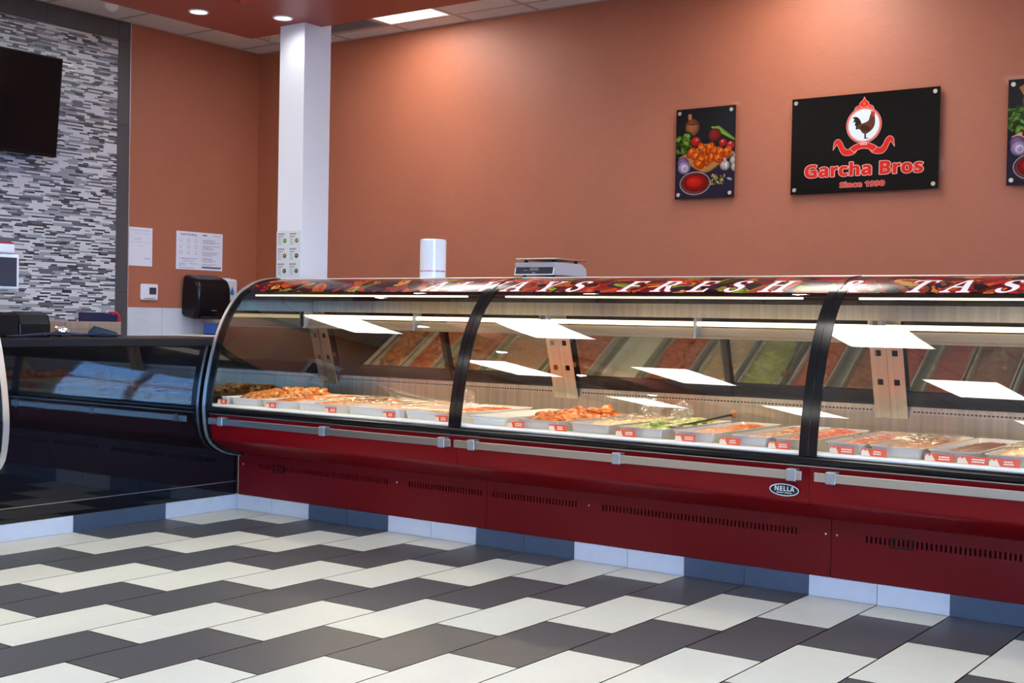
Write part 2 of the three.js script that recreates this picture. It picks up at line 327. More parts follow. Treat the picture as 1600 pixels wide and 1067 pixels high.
// ceiling lights
function troffer(x0, z0, label) { // two by four feet
  const g = thing('ceiling_light', label, 'light', [x0 + 0.305, H, z0 + 0.61], 'recessed ceiling light panels');
  part('frame', merge(bx(-0.298, 0.298, -0.004, 0.02, -0.603, -0.578), bx(-0.298, 0.298, -0.004, 0.02, 0.578, 0.603), bx(-0.298, -0.278, -0.004, 0.02, -0.578, 0.578), bx(0.278, 0.298, -0.004, 0.02, -0.578, 0.578)), M.white, g);
  part('diffuser', bx(-0.278, 0.278, 0.0, 0.011, -0.578, 0.578), M.panelGlow, g);
  areaLight(0.556, 1.156, PANEL_COLOR, PANEL, [0, -0.006, 0], [0, -1, 0], g);
}
troffer(GX, GZ, 'bright rectangular ceiling panel by the back wall, right of the white column');
troffer(GX + 0.61 * 5, GZ, 'ceiling panel out of view by the back wall, lighting the wall above the black rooster sign');  // out of view, gives the glow on the wall over the sign
troffer(GX + 0.61 * 10, GZ, 'ceiling panel by the back wall right of the frame');
for (const [k, z] of [1.15, 4.2, 7.25].entries()) {
  const row = ['first', 'second', 'third'][k] + ' row out from the cases';
  troffer(-1.80, z, 'ceiling panel mirrored in the left case glass, ' + row);
  troffer(0.13, z, 'ceiling panel mirrored in the middle case glass, ' + row);
  troffer(2.70, z, 'ceiling panel mirrored in the right case glass, ' + row);
  troffer(5.75, z, 'ceiling panel out of frame near the camera, ' + row);
}
function downlight(x, z, label) {
  const g = thing('downlight', label, 'light', [x, 3.05, z], 'recessed downlights in the red bulkhead');
  part('trim_ring', new THREE.LatheGeometry([V2(0.05, 0.002), V2(0.052, -0.006), V2(0.062, -0.007), V2(0.066, -0.003), V2(0.066, 0.001)], 32), M.white, g);
  part('lens', cyl(0.05, 0.05, 0.004, 0, -0.002, 0, 32), M.dlGlow, g);
  const l = new THREE.SpotLight(lin(0.95, 0.97, 1), 0.7, 0, 1.5, 1, 2); l.position.set(0, -0.01, 0); l.target.position.set(0, -1, 0); l.castShadow = true; l.shadow.radius = 2.4; g.add(l, l.target); l.name = 'spot_light';
}
downlight(-0.05, -0.29, 'round recessed downlight just above the white column');
downlight(-0.385, 0.1, 'round recessed downlight left of the white column, in the bulkhead');
for (let k = 1; k < 5; k++) downlight(-0.36, 0.1 + 1.45 * k, 'recessed downlight mirrored in the case glass, ' + ['', 'second', 'third', 'fourth', 'fifth'][k] + ' along the left bulkhead');
for (let k = 1; k < 5; k++) downlight(-0.05 + 1.45 * k, -0.29, 'recessed downlight over the cases above the frame, ' + ['', 'second', 'third', 'fourth', 'fifth'][k] + ' from the column');
{
  const s = thing('sprinkler_head', 'small metal sprinkler head hanging from the ceiling left of the column', 'sprinkler', [-1.6, H, -1.65]);
  part('escutcheon', cyl(0.03, 0.035, 0.008, 0, -0.004, 0), M.white, s); part('stem', cyl(0.01, 0.012, 0.05, 0, -0.03, 0), M.bar, s); part('deflector', cyl(0.022, 0.022, 0.004, 0, -0.058, 0), M.bar, s);
  const d = thing('dome_camera', 'white dome security camera on the ceiling above the mosaic wall', 'camera', [-1.74, H, -0.26]);
  part('base', cyl(0.06, 0.065, 0.045, 0, -0.022, 0, 32), M.white, d); part('dome', new THREE.SphereGeometry(0.048, 24, 12, 0, Math.PI * 2, Math.PI / 2, Math.PI / 2).translate(0, -0.045, 0), M.white, d);
}
// column
const column = struct('column', rbx(-0.242, -0.018, 0, H, -0.69, -0.45, 0.003, 1), M.laminate, 'white laminate square column rising behind the left end of the case', 'column');

// ---------------------------------------------------------------- display cases
// front outline of the case, (z, y), from the bottom of the glass up
const co = (() => { // least squares cubic-quartic through measured points
  const Y = [0.60, 0.64, 0.74, 0.86, 0.985, 1.12, 1.22, 1.30], Z = [0.358, 0.357, 0.346, 0.325, 0.289, 0.236, 0.175, 0.102];
  const n = 5, A = Array.from({ length: n }, () => new Array(n + 1).fill(0));
  for (let k = 0; k < Y.length; k++) for (let i = 0; i < n; i++) { for (let j = 0; j < n; j++) A[i][j] += Y[k] ** (i + j); A[i][n] += Z[k] * Y[k] ** i; }
  for (let i = 0; i < n; i++) { let p = i; for (let r = i; r < n; r++) if (Math.abs(A[r][i]) > Math.abs(A[p][i])) p = r; [A[i], A[p]] = [A[p], A[i]]; for (let r = 0; r < n; r++) if (r !== i) { const f = A[r][i] / A[i][i]; for (let c = i; c <= n; c++) A[r][c] -= f * A[i][c]; } }
  return A.map((r, i) => r[n] / r[i]);
})();
const frontZ = (y) => co.reduce((s, c, i) => s + c * y ** i, 0);
const lower = []; for (let k = 0; k <= 44; k++) { const y = 0.635 + (1.285 - 0.635) * k / 44; lower.push([frontZ(y), y]); }
const topCurve = new THREE.CatmullRomCurve3([V3(frontZ(1.24), 1.24, 0), V3(frontZ(1.285), 1.285, 0), V3(0.075, 1.322, 0), V3(0.02, 1.353, 0), V3(-0.05, 1.38, 0), V3(-0.13, 1.396, 0), V3(-0.2, 1.402, 0)]);
const upper = topCurve.getPoints(60).map((p) => [p.x, p.y]).filter((p) => p[1] > 1.287);
const outline = [...lower, ...upper];
const glassPts = outline.filter((p) => p[1] < 1.322), bandPts = outline.filter((p) => p[1] > 1.314);
const shifted = (pts, o) => pts.map((p, i) => { const a = pts[Math.max(0, i - 1)], b = pts[Math.min(pts.length - 1, i + 1)], dz = b[0] - a[0], dy = b[1] - a[1], l = Math.hypot(dz, dy); return [p[0] + dy / l * o, p[1] - dz / l * o]; });
const under = [[0.3565, 0.597], [0.352, 0.55], [0.343, 0.50], [0.328, 0.455], [0.30, 0.418], [0.262, 0.388], [0.21, 0.362], [0.14, 0.342], [0.06, 0.333]];
const frontFlat = [[0.3565, 0.597], [0.353, 0.56], [0.349, 0.52], [0.345, 0.48], [0.342, 0.452], [0.336, 0.439], [0.322, 0.430], [0.27, 0.405], [0.16, 0.362], [0.07, 0.335]];
const doorZ = (y) => -0.557 - (1.07 - y) * 0.303;

function foodPrint(x, w, h, seed, text, off) { // printed band of meat and vegetables with spaced lettering
  const r = rng(seed); x.fillStyle = '#1c0c10'; x.fillRect(0, 0, w, h);
  const cols = ['#8f1510', '#b3231a', '#c2401c', '#6d0f14', '#4a1418', '#a8501e', '#d06a2a', '#5d6b1c', '#7f9a2a', '#3a1a30', '#201a2c', '#c98a4a', '#7a2a1c', '#2a0f12', '#941c2a', '#180a0e', '#221016', '#12080c', '#3a0e14'];
  for (let k = 0; k < 300; k++) {
    const cx = r() * w, cy = r() * h, a = 24 + r() * 90, b = 12 + r() * 40; x.save(); x.translate(cx, cy); x.rotate((r() - 0.5) * 2.2);
    x.fillStyle = cols[Math.floor(r() * cols.length)]; x.beginPath(); x.ellipse(0, 0, a, b, 0, 0, 6.3); x.fill();
    x.fillStyle = cols[Math.floor(r() * cols.length)]; x.globalAlpha = 0.55; x.beginPath(); x.ellipse(-a * 0.15, -b * 0.3, a * 0.6, b * 0.35, 0, 0, 6.3); x.fill(); x.restore();
  }
  for (let k = 0; k < 900; k++) { x.fillStyle = ['#20080a', '#e08a50', '#3b0c10', '#d8402a'][Math.floor(r() * 4)]; x.globalAlpha = 0.5; x.beginPath(); x.ellipse(r() * w, r() * h, 1 + r() * 5, 1 + r() * 3, r() * 3, 0, 6.3); x.fill(); }
  x.globalAlpha = 1;
  const px = w / 1.875; // pixels per metre along the case
  x.font = 'bold 165px serif'; x.textAlign = 'center'; x.textBaseline = 'alphabetic';
  for (const [ch, X] of text) { x.save(); x.translate((X - off) * px, h - 14); x.transform(1, 0, -0.32, 1, 0, 0); x.scale(1.08, 1.15); x.lineWidth = 12; x.strokeStyle = '#8c0f1e'; x.strokeText(ch, 0, 0); x.fillStyle = '#f0eff2'; x.fillText(ch, 0, 0); x.restore(); }
}
const slogan = [['A', 1.45], ['L', 1.63], ['W', 1.83], ['A', 2.01], ['Y', 2.21], ['S', 2.39], ['F', 2.70], ['R', 2.89], ['E', 3.08], ['S', 3.26], ['H', 3.455], ['&', 3.785], ['T', 4.09], ['A', 4.26], ['S', 4.46], ['T', 4.65], ['Y', 4.84]];
function makeCase(name, label, o) {
  const W = o.W, g = thing(name, label, 'display case', o.pos, 'curved glass meat display cases'); g.rotation.y = o.turn || 0;
  const xa = o.left ? 0.034 : 0, xb = o.right ? W - 0.034 : W, off = o.off || 0;
  // plinth panel with cut ventilation slots
  const s = new THREE.Shape([V2(0.0015, 0.091), V2(W - 0.0015, 0.091), V2(W - 0.0015, 0.40), V2(0.0015, 0.40)]);
  for (const [a, b] of o.vents || []) for (let x = a; x < b; x += 0.0195) { const X = x - off; if (X < 0.03 || X > W - 0.03) continue; const h = new THREE.Path([V2(X, 0.258), V2(X, 0.288), V2(X + 0.0085, 0.288), V2(X + 0.0085, 0.258)]); s.holes.push(h); }
  part('plinth_panel', uvBox(new THREE.ExtrudeGeometry(s, { depth: 0.012, bevelEnabled: false }).translate(0, 0, ZC - 0.012)), M.redBaseShaded, g);
  part('plinth_body', bx(0.004, W - 0.004, 0.091, 0.58, -0.74, ZC - 0.03), M.dark, g);
  for (const X of o.screws || []) part('screw', new THREE.SphereGeometry(0.0055, 10, 6).scale(1, 1, 0.5).translate(X - off, 0.276, ZC), M.bar, g);
  for (const X of o.boxes || []) part('vent_frame', merge(bx(X - 0.048, X + 0.048, 0.289, 0.294, ZC, ZC + 0.004), bx(X - 0.048, X + 0.048, 0.249, 0.254, ZC, ZC + 0.004), bx(X - 0.048, X - 0.043, 0.254, 0.289, ZC, ZC + 0.004), bx(X + 0.043, X + 0.048, 0.254, 0.289, ZC, ZC + 0.004)), M.blackSatin, g);
  // red front panel, black rail and steel bumper bar
  part('front_panel', sheet(frontFlat.map((p) => [p[0] - 0.012, p[1]]).reverse(), xa + 0.001, xb - 0.001, 0.012), M.red, g);
  const rail = []; for (let k = 0; k <= 12; k++) { const a = -Math.PI / 2 + Math.PI * k / 12; rail.push([0.35 + 0.018 * Math.cos(a), 0.617 + 0.0195 * Math.sin(a)]); }
  part('glass_rail', prism([...rail, [0.325, 0.6365], [0.325, 0.5975]], xa, xb), M.blackSatin, g);
  part('rail_lip', prism([[0.33, 0.593], [0.358, 0.593], [0.358, 0.597], [0.33, 0.597]], xa, xb), M.bar, g);
  if (o.bar) {
    const [b0, b1] = o.bar.map((v) => v - off), bar = part('bumper_bar', rbx(b0, b1, 0.5375, 0.5745, 0.376, 0.388, 0.002), M.bar, g);
    for (const X of o.clips) part('clip', rbx(X - off - 0.022, X - off + 0.022, 0.531, 0.582, 0.345, 0.3905, 0.004), M.clip, bar);
  }
  // glass, trims and printed band
  part('front_glass', sheet(glassPts, xa, xb, 0, 1), M.glass, g);
  for (const [a, b] of [[xa, xa + 0.040], [xb - 0.040, xb]]) part('glass_trim', sheet(shifted(outline.filter((p) => p[1] < 1.335), 0.004), a + 0.0015, b - 0.0015, 0.007), M.blackSatin, g);
  for (const [a, b] of [[xa, xa + 0.006], [xb - 0.006, xb]]) part('band_joint', sheet(shifted(outline.filter((p) => p[1] > 1.32), 0.003), a + 0.001, b - 0.001, 0.004), M.blackSatin, g);
  const band = part('printed_band', sheet(bandPts, xa, xb, 0.004), phys([1, 1, 1], 0.2, { map: o.print, specularIntensity: 0.4 }), g, 'printed band of meat and vegetables with white slanted letters');
  part('top_rail', rbx(xa, xb, 1.386, 1.406, -0.222, -0.196, 0.004), M.alu, g);
  part('top_shelf', bx(xa, xb, 1.38, 1.402, -0.62, -0.222), M.alu, g);
  // inside top
  part('dark_header', prism([[0.096, 1.300], [0.085, 1.314], [0.06, 1.322], [-0.02, 1.334], [-0.02, 1.322], [0.05, 1.300]], xa, xb), M.blackSatin, g);
  part('ceiling_liner', bx(xa, xb, 1.322, 1.334, -0.5, -0.02), M.blackSatin, g);
  const led = part('led_strip', bx(xa + 0.1, xb - 0.16, 1.291, 1.2985, 0.062, 0.085), M.ledGlow, g);
  areaLight(xb - xa - 0.26, 0.012, [1, 0.78, 0.42], 80, [(xa + xb) / 2 - 0.03, 1.2895, 0.074], [0, -1, 0.04], g);
  part('rear_header', bx(xa, xb, 1.205, 1.276, -0.53, -0.50), M.steelFlat, g);
  part('header_cap', bx(xa, xb, 1.276, 1.372, -0.53, -0.499), M.blackSatin, g);
  const lamp = part('lamp_channel', prism([[-0.46, 1.155], [-0.44, 1.155], [-0.432, 1.115], [-0.405, 1.108], [-0.405, 1.100], [-0.46, 1.100]], xa, xb), M.channel, g);
  part('light_tube', new THREE.CylinderGeometry(0.012, 0.012, xb - xa - 0.08, 16).rotateZ(Math.PI / 2).translate((xa + xb) / 2, 1.174, -0.43), M.tubeGlow, lamp);
  for (const X of [xa + 0.02, (xa + xb) / 2, xb - 0.02]) part('bracket', rbx(X - 0.006, X + 0.006, 1.100, 1.205, -0.47, -0.40, 0.003), M.clip, lamp);
  areaLight(xb - xa - 0.1, 0.045, CASE_WARM, 46, [(xa + xb) / 2, 1.098, -0.433], [0, -1, 0], g);
  // rear: leaning dark mirror doors, uprights, steel back wall and deck
  const zt = doorZ(1.21), zb = doorZ(0.80), xm = (xa + xb) / 2 + 0.06;
  const lean = (x0, x1, y0, y1, f0, f1) => prism([[doorZ(y0) + f0, y0], [doorZ(y0) + f1, y0], [doorZ(y1) + f1, y1], [doorZ(y1) + f0, y1]], x0, x1);
  for (const [a, b, f] of [[xa + 0.01, xm + 0.03, -0.03], [xm - 0.03, xb - 0.01, -0.045]]) {
    const d = part('rear_door', lean(a, b, 0.80, 1.24, f - 0.006, f), M.mirror, g);
    part('door_rail', lean(a, b, 0.80, 0.868, f, f + 0.012), M.blackSatin, d);
    for (const e of [a, b - 0.03]) part('door_stile', lean(e, e + 0.03, 0.868, 1.23, f, f + 0.01), M.blackSatin, d);
  }
  const post = (x0, w) => {
    const q = new THREE.Shape([V2(0, 0), V2(w, 0), V2(w, 0.50), V2(0, 0.50)]);
    for (const y of [0.165, 0.31]) q.holes.push(new THREE.Path([V2(w / 2 - 0.014, y), V2(w / 2 - 0.014, y + 0.03), V2(w / 2 + 0.014, y + 0.03), V2(w / 2 + 0.014, y)]));
    const e = uvBox(new THREE.ExtrudeGeometry(q, { depth: 0.004, bevelEnabled: false }));
    e.rotateX(Math.atan(0.303)); e.translate(x0, 0.742, doorZ(0.742)); part('upright_post', e, M.steelFlat, g);
  };
  post(xa + 0.001, 0.078); post(xb - 0.079, 0.078);
  part('air_rail', bx(xa, xb, 0.765, 0.80, -0.69, -0.664), M.steelFlat, g);
  const slots = []; for (let x = xa + 0.1; x < xb - 0.1; x += 0.019) slots.push(bx(x, x + 0.012, 0.772, 0.779, -0.664, -0.6632)); part('air_slots', merge(slots), M.dark, g).userData.kind = 'stuff';
  part('back_wall', bx(xa, xb, 0.58, 0.765, -0.67, -0.66), M.steel, g);
  part('deck', bx(xa, xb, 0.59, 0.63, -0.66, 0.325), M.deck, g);
  part('deck_lip', prism([[0.285, 0.63], [0.338, 0.63], [0.342, 0.642], [0.335, 0.652], [0.285, 0.652]], xa, xb), M.lip, g);
  part('service_back', merge(bx(xa, xb, 0.10, 0.79, -0.76, -0.742), bx(xa, xb, 1.24, 1.38, -0.62, -0.60)), M.steel, g);
  // end panels
  const side = [...outline, [-0.62, 1.402], [-0.76, 0.8], [-0.76, 0.33], [0.05, 0.33], ...under.slice(0, -1).reverse()];
  for (const [x0, on, edgeX] of [[0, o.left, 0], [W - 0.034, o.right, W - 0.034]]) if (on) {
    const e = part('end_panel', prism(side, x0 + 0.002, x0 + 0.032, 0), M.endGlass, g);
    const rimPts = [...under.slice().reverse(), ...outline];
    part('edge_trim', sheet(shifted(rimPts, 0.010), x0 + (edgeX ? 0.006 : 0), x0 + (edgeX ? 0.038 : 0.020), 0.012), M.trim, e);
    part('inner_trim', sheet(shifted(rimPts, 0.005), x0 + (edgeX ? -0.012 : 0.0205), x0 + (edgeX ? 0.0055 : 0.05), 0.007), M.blackSatin, e);
    part('inner_face', prism([[-0.60, 0.80], [-0.60, 0.64], [0.30, 0.64], ...outline.filter((p) => p[1] > 0.66 && p[1] < 1.26).map((p) => [p[0] - 0.04, p[1]]), [-0.5, 1.26]], edgeX ? x0 - 0.002 : x0 + 0.033, edgeX ? x0 + 0.001 : x0 + 0.0355), M.mirror, e);
  }
  return g;
}
const prt = (seed, off) => canvas(2048, 330, (x, w, h) => foodPrint(x, w, h, seed, slogan, off));
const print0 = prt(5, 0), print1 = prt(6, 1.897), print2 = prt(7, 3.76);
const vents = [[0.19, 1.21], [1.367, 2.444], [2.6, 3.61], [3.913, 4.95], [5.05, 5.6]], screws = [0.053, 1.28, 2.522, 3.734, 3.786, 5.0];
const clipTo = (a, b) => ({ vents: vents.map(([p, q]) => [Math.max(p, a), Math.min(q, b)]).filter(([p, q]) => q > p), screws: screws.filter((s) => s > a && s < b) });
makeCase('display_case', 'left section of the red curved glass meat case, ending in a chrome edged panel', { W: 1.885, pos: [0.012, 0, 0], off: 0.012, left: true, bar: [0.09, 1.894], clips: [0.19, 1.006, 1.833], print: print0, boxes: [0.348], ...clipTo(0, 1.897) });
const mid = makeCase('display_case', 'middle section of the red curved glass meat case, with an oval maker badge', { W: 1.863, pos: [1.897, 0, 0], off: 1.897, bar: [1.915, 3.746], clips: [2.023, 2.856, 3.70], print: print1, ...clipTo(1.897, 3.76) });
makeCase('display_case', 'right section of the red curved glass meat case, cut by the frame edge', { W: 1.875, pos: [3.76, 0, 0], off: 3.76, right: true, bar: [3.80, 5.6], clips: [3.871, 4.7, 5.5], print: print2, boxes: [0.305], ...clipTo(3.76, 5.635) });
makeCase('display_case', 'second red case at the far left edge, only its chrome trimmed end showing', { W: 1.6, pos: [-ZC, 0, 1.79 + 1.6], off: 0, turn: Math.PI / 2, right: true, left: true, bar: [0.12, 1.5], clips: [0.2, 0.8, 1.4], print: print0, vents: [[0.2, 1.2]], screws: [] });
{ // oval maker badge on the middle front panel
  const t = canvas(512, 216, (x, w, h) => {
    x.fillStyle = '#0b0b0d'; x.fillRect(0, 0, w, h); x.strokeStyle = '#e8e6e4'; x.lineWidth = 16; x.beginPath(); x.ellipse(w / 2, h / 2, w / 2 - 14, h / 2 - 12, 0, 0, 6.3); x.stroke();
    x.fillStyle = '#f2f0ee'; x.textAlign = 'center'; x.save(); x.translate(w / 2, 128); x.transform(1, 0, -0.12, 1, 0, 0); x.font = 'bold 112px sans-serif'; x.fillText('NELLA', 0, 0); x.restore();
    for (let k = 0; k < 15; k++) if (k !== 7) x.fillRect(w / 2 - 132 + k * 17.5, 146 + (k % 3), 12, 17);
  });
  const g = new THREE.CircleGeometry(1, 48); g.scale(0.0675, 0.0285, 1);
  const b = part('maker_badge', merge(g.clone().translate(0, 0, 0.003), new THREE.CylinderGeometry(1, 1, 0.0028, 48).rotateX(Math.PI / 2).scale(0.067, 0.028, 1).translate(0, 0, 0.0014)), std([1, 1, 1], 0.3, { map: t }), mid, 'black oval badge with white letters');
  b.position.set(3.6525 - 1.897, 0.486, 0.3412 - 0.0); b.rotation.x = 0.22;
}

// ---------------------------------------------------------------- trays and food
const trayCache = new Map();
function trayGeo(w, l, h) {
  const key = [w, l, h].join(); if (trayCache.has(key)) return trayCache.get(key);
  const rr = (W, L, r) => { const s = []; for (const [cx, cz, a0] of [[W / 2 - r, L / 2 - r, 0], [-W / 2 + r, L / 2 - r, 1], [-W / 2 + r, -L / 2 + r, 2], [W / 2 - r, -L / 2 + r, 3]]) for (let k = 0; k <= 4; k++) { const a = (a0 + k / 4) * Math.PI / 2; s.push([cx + r * Math.cos(a), cz + r * Math.sin(a)]); } return s; };
  // rings from the outer foot over the rim to the inner floor
  const rings = [[rr(w - 0.034, l - 0.034, 0.014), 0], [rr(w - 0.012, l - 0.012, 0.017), h - 0.004], [rr(w, l, 0.02), h - 0.003], [rr(w, l, 0.02), h], [rr(w - 0.014, l - 0.014, 0.016), h], [rr(w - 0.038, l - 0.038, 0.013), 0.004]];
  const P = [], I = [], n = rings[0][0].length;
  rings.forEach(([s, y]) => s.forEach(([x, z]) => P.push(x, y, z)));
  for (let r = 0; r < rings.length - 1; r++) for (let i = 0; i < n; i++) { const a = r * n + i, b = r * n + (i + 1) % n, c = a + n, d = b + n; I.push(a, c, b, b, c, d); }
  const last = (rings.length - 1) * n, c0 = P.length / 3; P.push(0, 0.004, 0); for (let i = 0; i < n; i++) I.push(c0, last + (i + 1) % n, last + i);
  const c1 = P.length / 3; P.push(0, 0, 0); for (let i = 0; i < n; i++) I.push(c1, i, (i + 1) % n);
  let g = new THREE.BufferGeometry(); g.setAttribute('position', new THREE.Float32BufferAttribute(P, 3)); g.setIndex(I); g = g.toNonIndexed(); g.computeVertexNormals(); uvBox(g); trayCache.set(key, uvBox(g)); return trayCache.get(key);
}
function foodTex(base, spots, seed) { return canvas(256, 512, (x, w, h) => { const r = rng(seed); x.fillStyle = base; x.fillRect(0, 0, w, h); for (let k = 0; k < 900; k++) { x.globalAlpha = 0.35 + r() * 0.4; x.fillStyle = spots[Math.floor(r() * spots.length)]; x.beginPath(); x.ellipse(r() * w, r() * h, 3 + r() * 16, 2 + r() * 8, r() * 3, 0, 6.3); x.fill(); } }); }
const FT = {
  orange: foodTex('#c8590f', ['#e07a18', '#8c3208', '#f0a038', '#b0440a', '#5e240a', '#d86a10'], 21),
  chicken: foodTex('#c06a1c', ['#e8a440', '#a04a10', '#7a3410', '#f0bc60', '#c85a14', '#5a2410'], 22),
  red: foodTex('#b03a24', ['#cf5636', '#8a2418', '#d8705a', '#9a2e1c', '#e08060'], 23),
  brown: foodTex('#8a4a30', ['#a8623e', '#6a3020', '#b87a52', '#7a3c28', '#c89468'], 24),
  dark: foodTex('#5c2c22', ['#7a4030', '#401a14', '#8a5040', '#6a3226'], 25),
  pale: foodTex('#d8b48c', ['#e8cca8', '#c0946a', '#f0dcc0', '#b8804e', '#d8a878'], 26),
  green: foodTex('#96a04a', ['#b4bc62', '#6e7c2c', '#c8cc84', '#84923a', '#dcd8a4'], 27),
  pink: foodTex('#d89a80', ['#e8b89c', '#c07a62', '#f0ccb4', '#b8644c', '#e0a890'], 28),
};
const foodMat = {}; for (const k in FT) foodMat[k] = phys([1, 1, 1], 0.38, { map: FT[k], clearcoat: 0.35, clearcoatRoughness: 0.25 });
function heap(w, l, h, seed, lump) { // uneven mound that fills a tray
  const nx = 22, nz = 64, g = new THREE.PlaneGeometry(w, l, nx, nz).rotateX(-Math.PI / 2), p = g.attributes.position;
  for (let i = 0; i < p.count; i++) {
    const u = p.getX(i) / w * 2, v = p.getZ(i) / l * 2, e = Math.pow(Math.max(0, 1 - Math.pow(Math.abs(u), 2.6)), 0.6) * Math.pow(Math.max(0, 1 - Math.pow(Math.abs(v), 5)), 0.6);
    const x = p.getX(i), z = p.getZ(i); let n = 0;
    n += 0.55 * Math.abs(noise3.noise(x * lump, z * lump * 0.8, seed * 3.1)); n += 0.3 * noise3.noise(x * lump * 2.3, z * lump * 2.3, seed * 5.7); n += 0.12 * noise3.noise(x * lump * 6, z * lump * 6, seed);
    n += 0.5 * noise3.noise(x * 2, z * 4.5, seed * 1.7);
    p.setY(i, h * e * (0.75 + 0.75 * n));
  }
  g.computeVertexNormals(); return g;
}
function chunks(w, l, h, seed, n, size) { // pieces of marinated chicken in a pile
  const r = rng(seed), list = [];
  for (let k = 0; k < n; k++) {
    const s = size * (0.7 + 0.6 * r()), g = new THREE.SphereGeometry(1, 12, 9), p = g.attributes.position, f = r() * 50;
    for (let i = 0; i < p.count; i++) { const q = V3(p.getX(i), p.getY(i), p.getZ(i)), m = 1 + 0.3 * noise3.noise(q.x * 1.4 + f, q.y * 1.4, q.z * 1.4); p.setXYZ(i, q.x * m, q.y * m, q.z * m); }
    const v = k / n * 2 - 1, u = r() * 2 - 1; g.scale(s, s * 0.62, s * 1.5); g.rotateY(r() * 6.3); g.rotateX((r() - 0.5) * 0.7); g.translate(u * (w / 2 - s), h * (0.25 + 0.75 * r()) * (1 - 0.4 * u * u), v * (l / 2 - s * 1.4)); g.computeVertexNormals(); list.push(g);
  }
  return merge(list);
}
function film(w, l, h, seed) { // crumpled cling film lying over a tray
  const g = new THREE.PlaneGeometry(w, l, 28, 44).rotateX(-Math.PI / 2), p = g.attributes.position;
  for (let i = 0; i < p.count; i++) { const x = p.getX(i), z = p.getZ(i), n = Math.abs(noise3.noise(x * 16, z * 13, seed)) + 0.5 * Math.abs(noise3.noise(x * 37, z * 33, seed + 4)); p.setXYZ(i, x + 0.02 * noise3.noise(x * 20, z * 20, seed + 9), h * n * (0.25 + 0.75 * (0.5 + 0.5 * noise3.noise(x * 5, z * 5, seed + 2))), z + 0.02 * noise3.noise(x * 20, z * 20, seed + 19)); }
  g.computeVertexNormals(); return g;
}
const tagTex = [0, 1, 2].map((k) => canvas(256, 72, (x, w, h) => {
  x.fillStyle = '#e2512a'; x.fillRect(0, 0, w, h); x.fillStyle = '#f3d9c0'; x.beginPath(); x.moveTo(0, h); x.lineTo(0, 30); x.lineTo(22, 10); x.lineTo(40, 26); x.lineTo(60, 8); x.lineTo(96, h); x.fill();
  x.fillStyle = '#fff2e6'; for (let r = 0; r < 2; r++) for (let i = 0, px = 122; i < 5 + k; i++) { const l = 8 + ((i * 7 + r * 5 + k * 3) % 9); x.fillRect(px, 20 + r * 22, l, 13); px += l + 4; if (px > 226) break; }
}));
const tagMat = tagTex.map((t) => std([1, 1, 1], 0.5, { map: t }));
// [x left, x right, food kind, height of the food, pieces?, description, film?]
const trays = [
  [0.076, 0.15, 'dark', 0.02, 0, 'dark marinade', 0, 'narrow tray against the left end panel'],
  [0.16, 0.39, 'chicken', 0.07, 40, 'golden brown tandoori chicken pieces', 0, 'cream tray at the far left holding a tall golden brown pile'],
  [0.42, 0.66, 'orange', 0.036, 0, 'orange marinated pieces', 0, 'cream tray with a thin orange layer, third from the left end'],
  [0.71, 1.03, 'chicken', 0.036, 0, 'orange sauce covered meat', 1, 'wide cream tray with orange sauce in the left case'],
  [1.09, 1.46, 'pink', 0.034, 0, 'pale pink raw chicken', 1, 'wide cream tray of pink chicken in the left case'],
  [1.50, 1.83, 'orange', 0.028, 0, 'scattered orange bits', 0, 'wide nearly empty tray at the right end of the left case'],
  [1.935, 2.165, null, 0, 0, '', 0, 'empty cream tray beside the first black glass divider'],
  [2.225, 2.475, 'orange', 0.06, 56, 'bright orange marinated chicken pieces', 0, 'tray heaped with bright orange chicken in the middle case'],
  [2.53, 2.755, 'pale', 0.03, 0, 'pale raw chicken', 1, 'tray of pale chicken under cling film in the middle case'],
  [2.80, 3.04, 'green', 0.042, 30, 'green herb marinated chicken', 1, 'tray of green marinated chicken in the middle case'],
  [3.088, 3.30, 'orange', 0.026, 0, 'smooth orange minced meat', 0, 'tray of smooth orange mince right of the green tray'],
  [3.375, 3.555, 'brown', 0.03, 0, 'orange brown strips of meat', 0, 'tray of orange brown strips before the second divider'],
  [3.575, 3.742, 'red', 0.038, 0, 'brick red minced kebab meat', 0, 'tray of brick red mince at the second black divider'],
  [3.80, 3.975, 'red', 0.022, 0, 'red marinated cubes', 1, 'tray of red cubes, first in the right case'],
  [3.99, 4.215, 'brown', 0.028, 0, 'brown pink sliced meat', 1, 'tray of brown pink slices, second in the right case'],
  [4.228, 4.425, 'dark', 0.02, 0, 'dark red brown meat', 0, 'tray of dark red brown meat, third in the right case'],
  [4.445, 4.655, 'pale', 0.032, 0, 'pale beige minced chicken', 1, 'tray of pale beige mince at the right frame edge'],
  [4.68, 4.88, 'pale', 0.028, 0, 'pale chopped chicken', 0, 'tray of chopped chicken just past the frame edge'],
];
const tags = [[0.125, 0.08], [0.533, 0.08], [0.997, 0.085], [1.419, 0.085], [1.773, 0.085], [2.238, 0.1], [2.486, 0.1], [2.86, 0.105], [3.166, 0.1], [3.384, 0.1], [3.613, 0.1], [3.888, 0.105], [4.022, 0.105], [4.284, 0.115], [4.411, 0.115], [4.53, 0.115]];
const tagBy = ['the dark tray at the left end', 'the thin orange tray', 'the wide orange sauce tray', 'the wide pink chicken tray', 'the nearly empty tray', 'the bright orange chicken heap', 'the pale chicken tray', 'the green chicken tray', 'the smooth orange mince', 'the orange brown strips', 'the brick red mince', 'the red cubes', 'the brown pink slices', 'the dark red brown meat', 'the dark and beige trays', 'the pale beige mince tray'];
